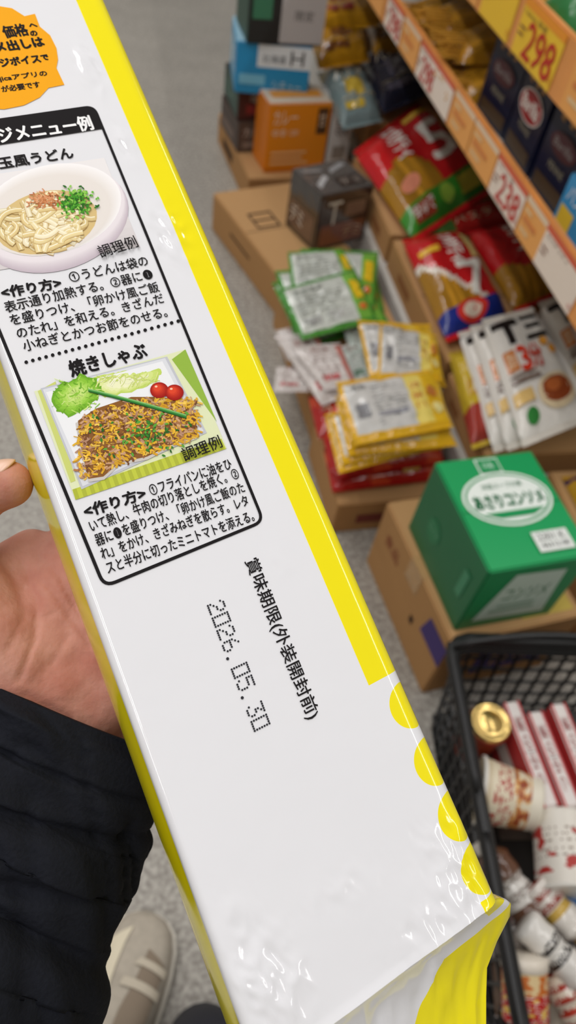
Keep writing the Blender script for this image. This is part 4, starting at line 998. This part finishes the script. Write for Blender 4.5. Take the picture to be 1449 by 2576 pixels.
# ================================================================ SHOPPING BASKET
brz = math.radians(-8)
BW, BL_, BH = .37, .56, .24
fl_c = gp(1158, 1612, BH)
ex_ = Vector((math.cos(brz), math.sin(brz), 0)); ey_ = Vector((-math.sin(brz), math.cos(brz), 0))
bc = fl_c+ex_*(BW/2-.012)-ey_*BL_/2; bc.z = 0
basket = thing('shopping_basket', 'black plastic grid shopping basket on the floor filled with groceries', 'basket', bc, brz)
def per(t, lev, grow=0):
    f = lev
    w = (.325+(BW-.325)*f)/2+grow; l = (.505+(BL_-.505)*f)/2+grow; r = .035
    segsL = [2*(w-r), PI/2*r, 2*(l-r), PI/2*r]*2
    tot = sum(segsL); d = (t % 1)*tot
    cs = [(w-r, l-r), (w-r, -l+r), (-w+r, -l+r), (-w+r, l-r)]
    dirs = [(1, 0), (0, -1), (-1, 0), (0, 1)]; st_ = [(-w+r, l), (w, l-r), (w-r, -l), (-w, -l+r)]; a0s = [PI/2, 0, -PI/2, PI]
    for i in range(4):
        L = segsL[2*i]
        if d <= L: return Vector((st_[i][0]+dirs[i][0]*d, st_[i][1]+dirs[i][1]*d, BH*lev))
        d -= L; L = segsL[2*i+1]
        if d <= L:
            a = a0s[i]-d/r; return Vector((cs[i][0]+r*math.cos(a), cs[i][1]+r*math.sin(a), BH*lev))
        d -= L
    return Vector((st_[0][0], st_[0][1], BH*lev))
NP = 92; NV = 60
bm = bmesh.new()
for lev in (0.02, .18, .34, .50, .66, .80): tube(bm, [per(k/NP, lev) for k in range(NP)], .0030, 4, True)
for k in range(NV): tube(bm, [per(k/NV, .01), per(k/NV, .95)], .0030, 4)
bm_obj('grid_wall', bm, BLACKPL, basket)
bm = bmesh.new()
for (lev, g, r_) in ((.985, .006, .0115), (.93, .003, .0085), (.88, .001, .006)): tube(bm, [per(k/NP, lev, g) for k in range(NP)], r_, 10, True)
bm_obj('rim', bm, BLACKPL, basket, True)
bm = bmesh.new(); boxbm(bm, -.16, .16, -.25, .25, .001, .008, .003)
bm_obj('floor_plate', bm, BLACKPL, basket)
for sgn in (1, -1):
    bm = bmesh.new(); w = BW/2+.014; arc = []
    for k in range(31):
        t = k/30
        if t < .3: arc.append(Vector((-w, sgn*(.03+(BL_/2-.03)*t/.3*.93), BH+.016)))
        elif t > .7: arc.append(Vector((w, sgn*(.03+(BL_/2-.03)*(1-t)/.3*.93), BH+.016)))
        else:
            u = (t-.3)/.4; arc.append(Vector((-w+2*w*u, sgn*(.03+(BL_/2-.03)*(.93+.10*math.sin(PI*u))), BH+.016)))
    tube(bm, arc, .007, 8)
    bm_obj('handle', bm, BLACKPL, basket, True, label='folded down carrying handle')
carton('gap_shade_carton', 'added support carton on the basket floor, coloured dark as shade between the groceries', 'box', (bc.x, bc.y, .009), brz, (.28, .45, .088), {'*': c(40, 36, 34)}, [('r', '+z', .1, .1, .9, .3, c(70, 60, 54)), ('r', '+z', .1, .5, .5, .9, c(86, 74, 66))])  # added support; its dark colour stands in for shade in the gaps
CZ = .0985
jl = gp(1236, 1815, CZ+.116); jl.z = CZ
jar = thing('glass_jar', 'jar with shiny gold screw lid standing at the far left of the basket', 'jar', jl)
lathe('jar_body', [(0, 0), (.027, 0), (.031, .008), (.031, .085), (.028, .098), (.028, .102)], PLASTIC, jar, lambda i, k: c(150, 60, 36) if .3 < i < .8 else c(190, 150, 110))
goldm = pm('gold_metal', c(228, 196, 124), .28, .5, .05, 30, 1)
lathe('lid', [(.0325, .100), (.0338, .101), (.0338, .113), (.0318, .116), (.0285, .1165), (.0265, .1140), (.017, .1140), (.016, .1155), (0, .1158)], goldm, jar, None, None, 40)
lathe('lid_rim', [(.0336, .102), (.0348, .103), (.0348, .106), (.0336, .107)], pm('red_ring', c(160, 50, 40), .4), jar, None, None, 40)
for i, (p, q) in enumerate([((1285, 1765), (1388, 2030)), ((1345, 1790), (1442, 2030)), ((1402, 1770), (1500, 2010))]):
    a = gp(*p, .21); b_ = gp(*q, .21); d = a-b_; L = d.length; rz = math.atan2(d.y, d.x)-PI/2; m = (a+b_)/2
    carton('slim_box', ['slim white box with red edges in the basket, nearest the gold lid', 'middle slim white and red box of three in the basket', 'slim white and red box of three farthest from the gold lid'][i], 'box', (m.x, m.y, CZ), rz, (.026, L, .112), {'*': c(186, 52, 52), '+z': c(226, 218, 214), '-x': c(196, 60, 60), '-y': c(214, 190, 186)},
           [('t', '+z', 'つゆの素', .25, .15, .75, .85, c(150, 60, 60), 90), ('r', '+z', 0, 0, .12, 1, c(196, 50, 52)), ('r', '+z', .88, 0, 1, 1, c(196, 50, 52)), ('r', '-x', .1, .3, .9, .6, c(230, 220, 214))], group='slim boxes in the basket')
def cup(lab, p, q, r0, r1, colf, lidc):
    M_, L = axis_mat(p, q); root = thing('noodle_cup', lab, 'cup', p)
    M_ = Matrix.Translation(-Vector(p)) @ M_
    prof = [(0, 0), (r0, 0), (r0+.001, .004)]+[(r0+(r1-r0)*k/34, .004+(L-.01)*k/34) for k in range(1, 35)]
    lathe('cup_wall', prof, CARD, root, colf, M_, 90)
    lathe('rim', [(r1, L-.007), (r1+.003, L-.005), (r1+.003, L-.001), (r1, L)], PLASTIC, root, lambda i, k: c(230, 226, 218), M_, 48)
    lathe('lid', [(r1, L-.001), (r1*.6, L+.0005), (0, L+.0005)], CARD, root, lambda i, k: lidc, M_, 48)
    return root
def cf1(i, k):
    if i < .2: return c(230, 222, 204)
    h = noise.noise((i*9, k*16, 1)); g2 = noise.noise((i*30, k*50, 9))
    if .22 < i < .52 and h > -.15: return c(150, 66, 36) if h+.5*g2 > .2 else (c(226, 184, 116) if g2 > 0 else c(196, 120, 60))
    if i > .9: return c(206, 190, 160)
    if .55 < i < .85 and noise.noise((i*20, k*34, 7)) > .10: return c(176, 44, 38)
    return c(226, 214, 188)
def cf2(i, k):
    h = noise.noise((i*8, k*12, 4)); g2 = noise.noise((i*36, k*60, 2))
    if h > .18 and .2 < i < .85: return c(180, 50, 44)
    if .25 < i < .7 and int(i*34) % 3 == 0 and g2 > 0: return c(140, 120, 108)
    return c(228, 222, 212)
cup('paper noodle cup with brown food picture lying in the basket below the gold lid', gp(1352, 2025, .185), gp(1200, 1985, .175), .040, .050, cf1, c(206, 190, 160))
cup('cream paper cup with red emblem lying at the right of the basket', gp(1405, 2050, .185), gp(1440, 2250, .185), .040, .050, cf2, c(230, 226, 220))
def bottle(name, lab, p, q, r_, cols, cap):
    M_, L = axis_mat(p, q); root = thing(name, lab, 'bottle', p); M_ = Matrix.Translation(-Vector(p)) @ M_
    prof = [(0, 0), (r_*.9, 0), (r_, .006)]
    for k in range(1, 31):
        u = k/30; rr_ = r_*(1-.10*math.exp(-((u-.55)/.10)**2)-.05*math.sin(u*9)**2); prof.append((rr_, .006+(L*.70)*u))
    prof += [(r_*.86, L*.79), (r_*.66, L*.83), (r_*.5, L*.86)]
    lathe('body', prof, FILM, root, lambda i, k: cols(i, k), M_, 60)
    lathe('cap', [(r_*.5, L*.86), (r_*.58, L*.87), (r_*.6, L*.90), (r_*.57, L*.985), (r_*.5, L), (0, L)], PLASTIC, root, lambda i, k: cap if int(k*24) % 2 else shade(cap, .85), M_, 48)
    return root
def txtcol(i, k, seed, base, ink): return ink if (int(i*60) % 2 == 0 and noise.noise((i*40, k*60, seed)) > -.05) else base
bottle('sauce_bottle', 'brown and white sauce tube lying across the basket under the noodle cup', gp(1345, 2310, .16), gp(1205, 2115, .17), .027, lambda i, k: txtcol(i, k, 1, c(216, 212, 206), c(140, 130, 122)) if .2 < i < .62 else c(96, 62, 42), c(210, 204, 196))
bottle('sauce_bottle', 'white tube with black printed label lying at the lower right of the basket', gp(1320, 2320, .20), gp(1500, 2500, .19), .023, lambda i, k: txtcol(i, k, 2, c(226, 222, 216), c(56, 52, 50)) if .25 < i < .65 else c(226, 222, 216), c(196, 190, 180))
bottle('sauce_bottle', 'white bottle with gold band lying beside the blue packet in the basket', gp(1340, 2225, .18), gp(1480, 2370, .18), .024, lambda i, k: txtcol(i, k, 3, c(222, 214, 206), c(150, 60, 44)) if i < .45 else (c(206, 170, 80) if i < .6 else c(224, 218, 210)), c(180, 140, 60))
bottle('sauce_bottle', 'cream bottle with red printing at the bottom right of the basket', gp(1400, 2440, .17), gp(1500, 2620, .16), .028, lambda i, k: txtcol(i, k, 5, c(226, 214, 196), c(180, 60, 44)), c(196, 60, 44))
rc = gp(1318, 2400, .20); rc2 = gp(1322, 2570, .17)
M_, L = axis_mat(rc2, rc); can = thing('seasoning_can', 'red and gold seasoning can at the near end of the basket', 'can', rc2); M_ = Matrix.Translation(-rc2) @ M_
def cancol(i, k):
    g2 = noise.noise((i*30, k*46, 3)); h = noise.noise((i*10, k*14, 6))
    if i < .6: return c(236, 196, 96) if h > .22 else (c(226, 214, 200) if g2 > .25 else c(192, 34, 34))
    return c(206, 110, 40) if h > 0 else c(226, 200, 150)
lathe('body', [(0, 0), (.028, 0), (.030, .003)]+[(.030, .003+(L-.02)*k/36) for k in range(1, 37)], PLASTIC, can, cancol, M_, 72)
lathe('lid', [(.030, L-.017), (.0315, L-.016), (.0315, L-.002), (.029, L), (0, L)], PLASTIC, can, lambda i, k: c(230, 220, 205), M_, 36)
pouch('blue_packet', 'blue packet at the right side of the basket', 'packet', Q([(1405, 2250), (1480, 2235), (1510, 2350), (1430, 2360)], .145), .02, lambda s, t: c(36, 110, 176), [('r', 0, .2, .4, .8, .6, c(200, 220, 235))], seal=c(36, 110, 176), seed=95, crk=.005)
pouch('brown_packet', 'dark brown packet lying at the near left of the basket', 'packet', Q([(1230, 2350), (1300, 2340), (1330, 2540), (1245, 2550)], .12), .03, lambda s, t: c(90, 66, 50) if t < .7 else c(190, 180, 170), [('r', 0, .2, .4, .8, .6, c(150, 120, 90))]+lines(.2, .8, (.65, .7, .75, .8), c(120, 100, 84)), seal=c(90, 66, 50), seed=96, crk=.008)
pouch('clear_packet', 'shiny pale wrapped packet with red printing between the tube and the left basket wall', 'packet', Q([(1205, 2180), (1260, 2170), (1300, 2330), (1240, 2345)], .13), .025, lambda s, t: c(206, 200, 196) if (s*3+t) % .7 < .5 else c(150, 60, 50), lines(.15, .85, (.3, .4, .5, .6, .7), c(180, 70, 60)), seal=c(206, 200, 196), seed=98, crk=.010)
pouch('snack_packet', 'white and orange packet beneath the cream bottle at the bottom right of the basket', 'packet', Q([(1370, 2480), (1490, 2470), (1510, 2600), (1380, 2610)], .11), .022, lambda s, t: c(216, 206, 190) if t < .6 else c(200, 110, 50), [('t', 0, '食品', .2, .2, .6, .5, c(90, 80, 70))], seal=c(216, 206, 190), seed=97)
# ================================================================ LIGHT
w = bpy.data.worlds.new('world'); SC.world = w; w.use_nodes = True
w.node_tree.nodes['Background'].inputs[0].default_value = (1.0, .985, .97, 1); w.node_tree.nodes['Background'].inputs[1].default_value = .27
for i, (x, y, P, ln) in enumerate([(-1.1, 1.2, 38, 5), (1.75, .6, 30, 4), (-.40, .4, 16, 2.4), (.1, 3.9, 26, 2.6)]):  # the third, shortest strip is added for glints on the package creases
    l = bpy.data.lights.new('ceiling_and_glint_lamp', 'AREA'); l.shape = 'RECTANGLE'; l.size = .07; l.size_y = ln; l.energy = P; l.color = (1, .975, .95)
    o = bpy.data.objects.new('ceiling_and_glint_lamp', l); COL.objects.link(o); o.location = (x, y, 2.9)
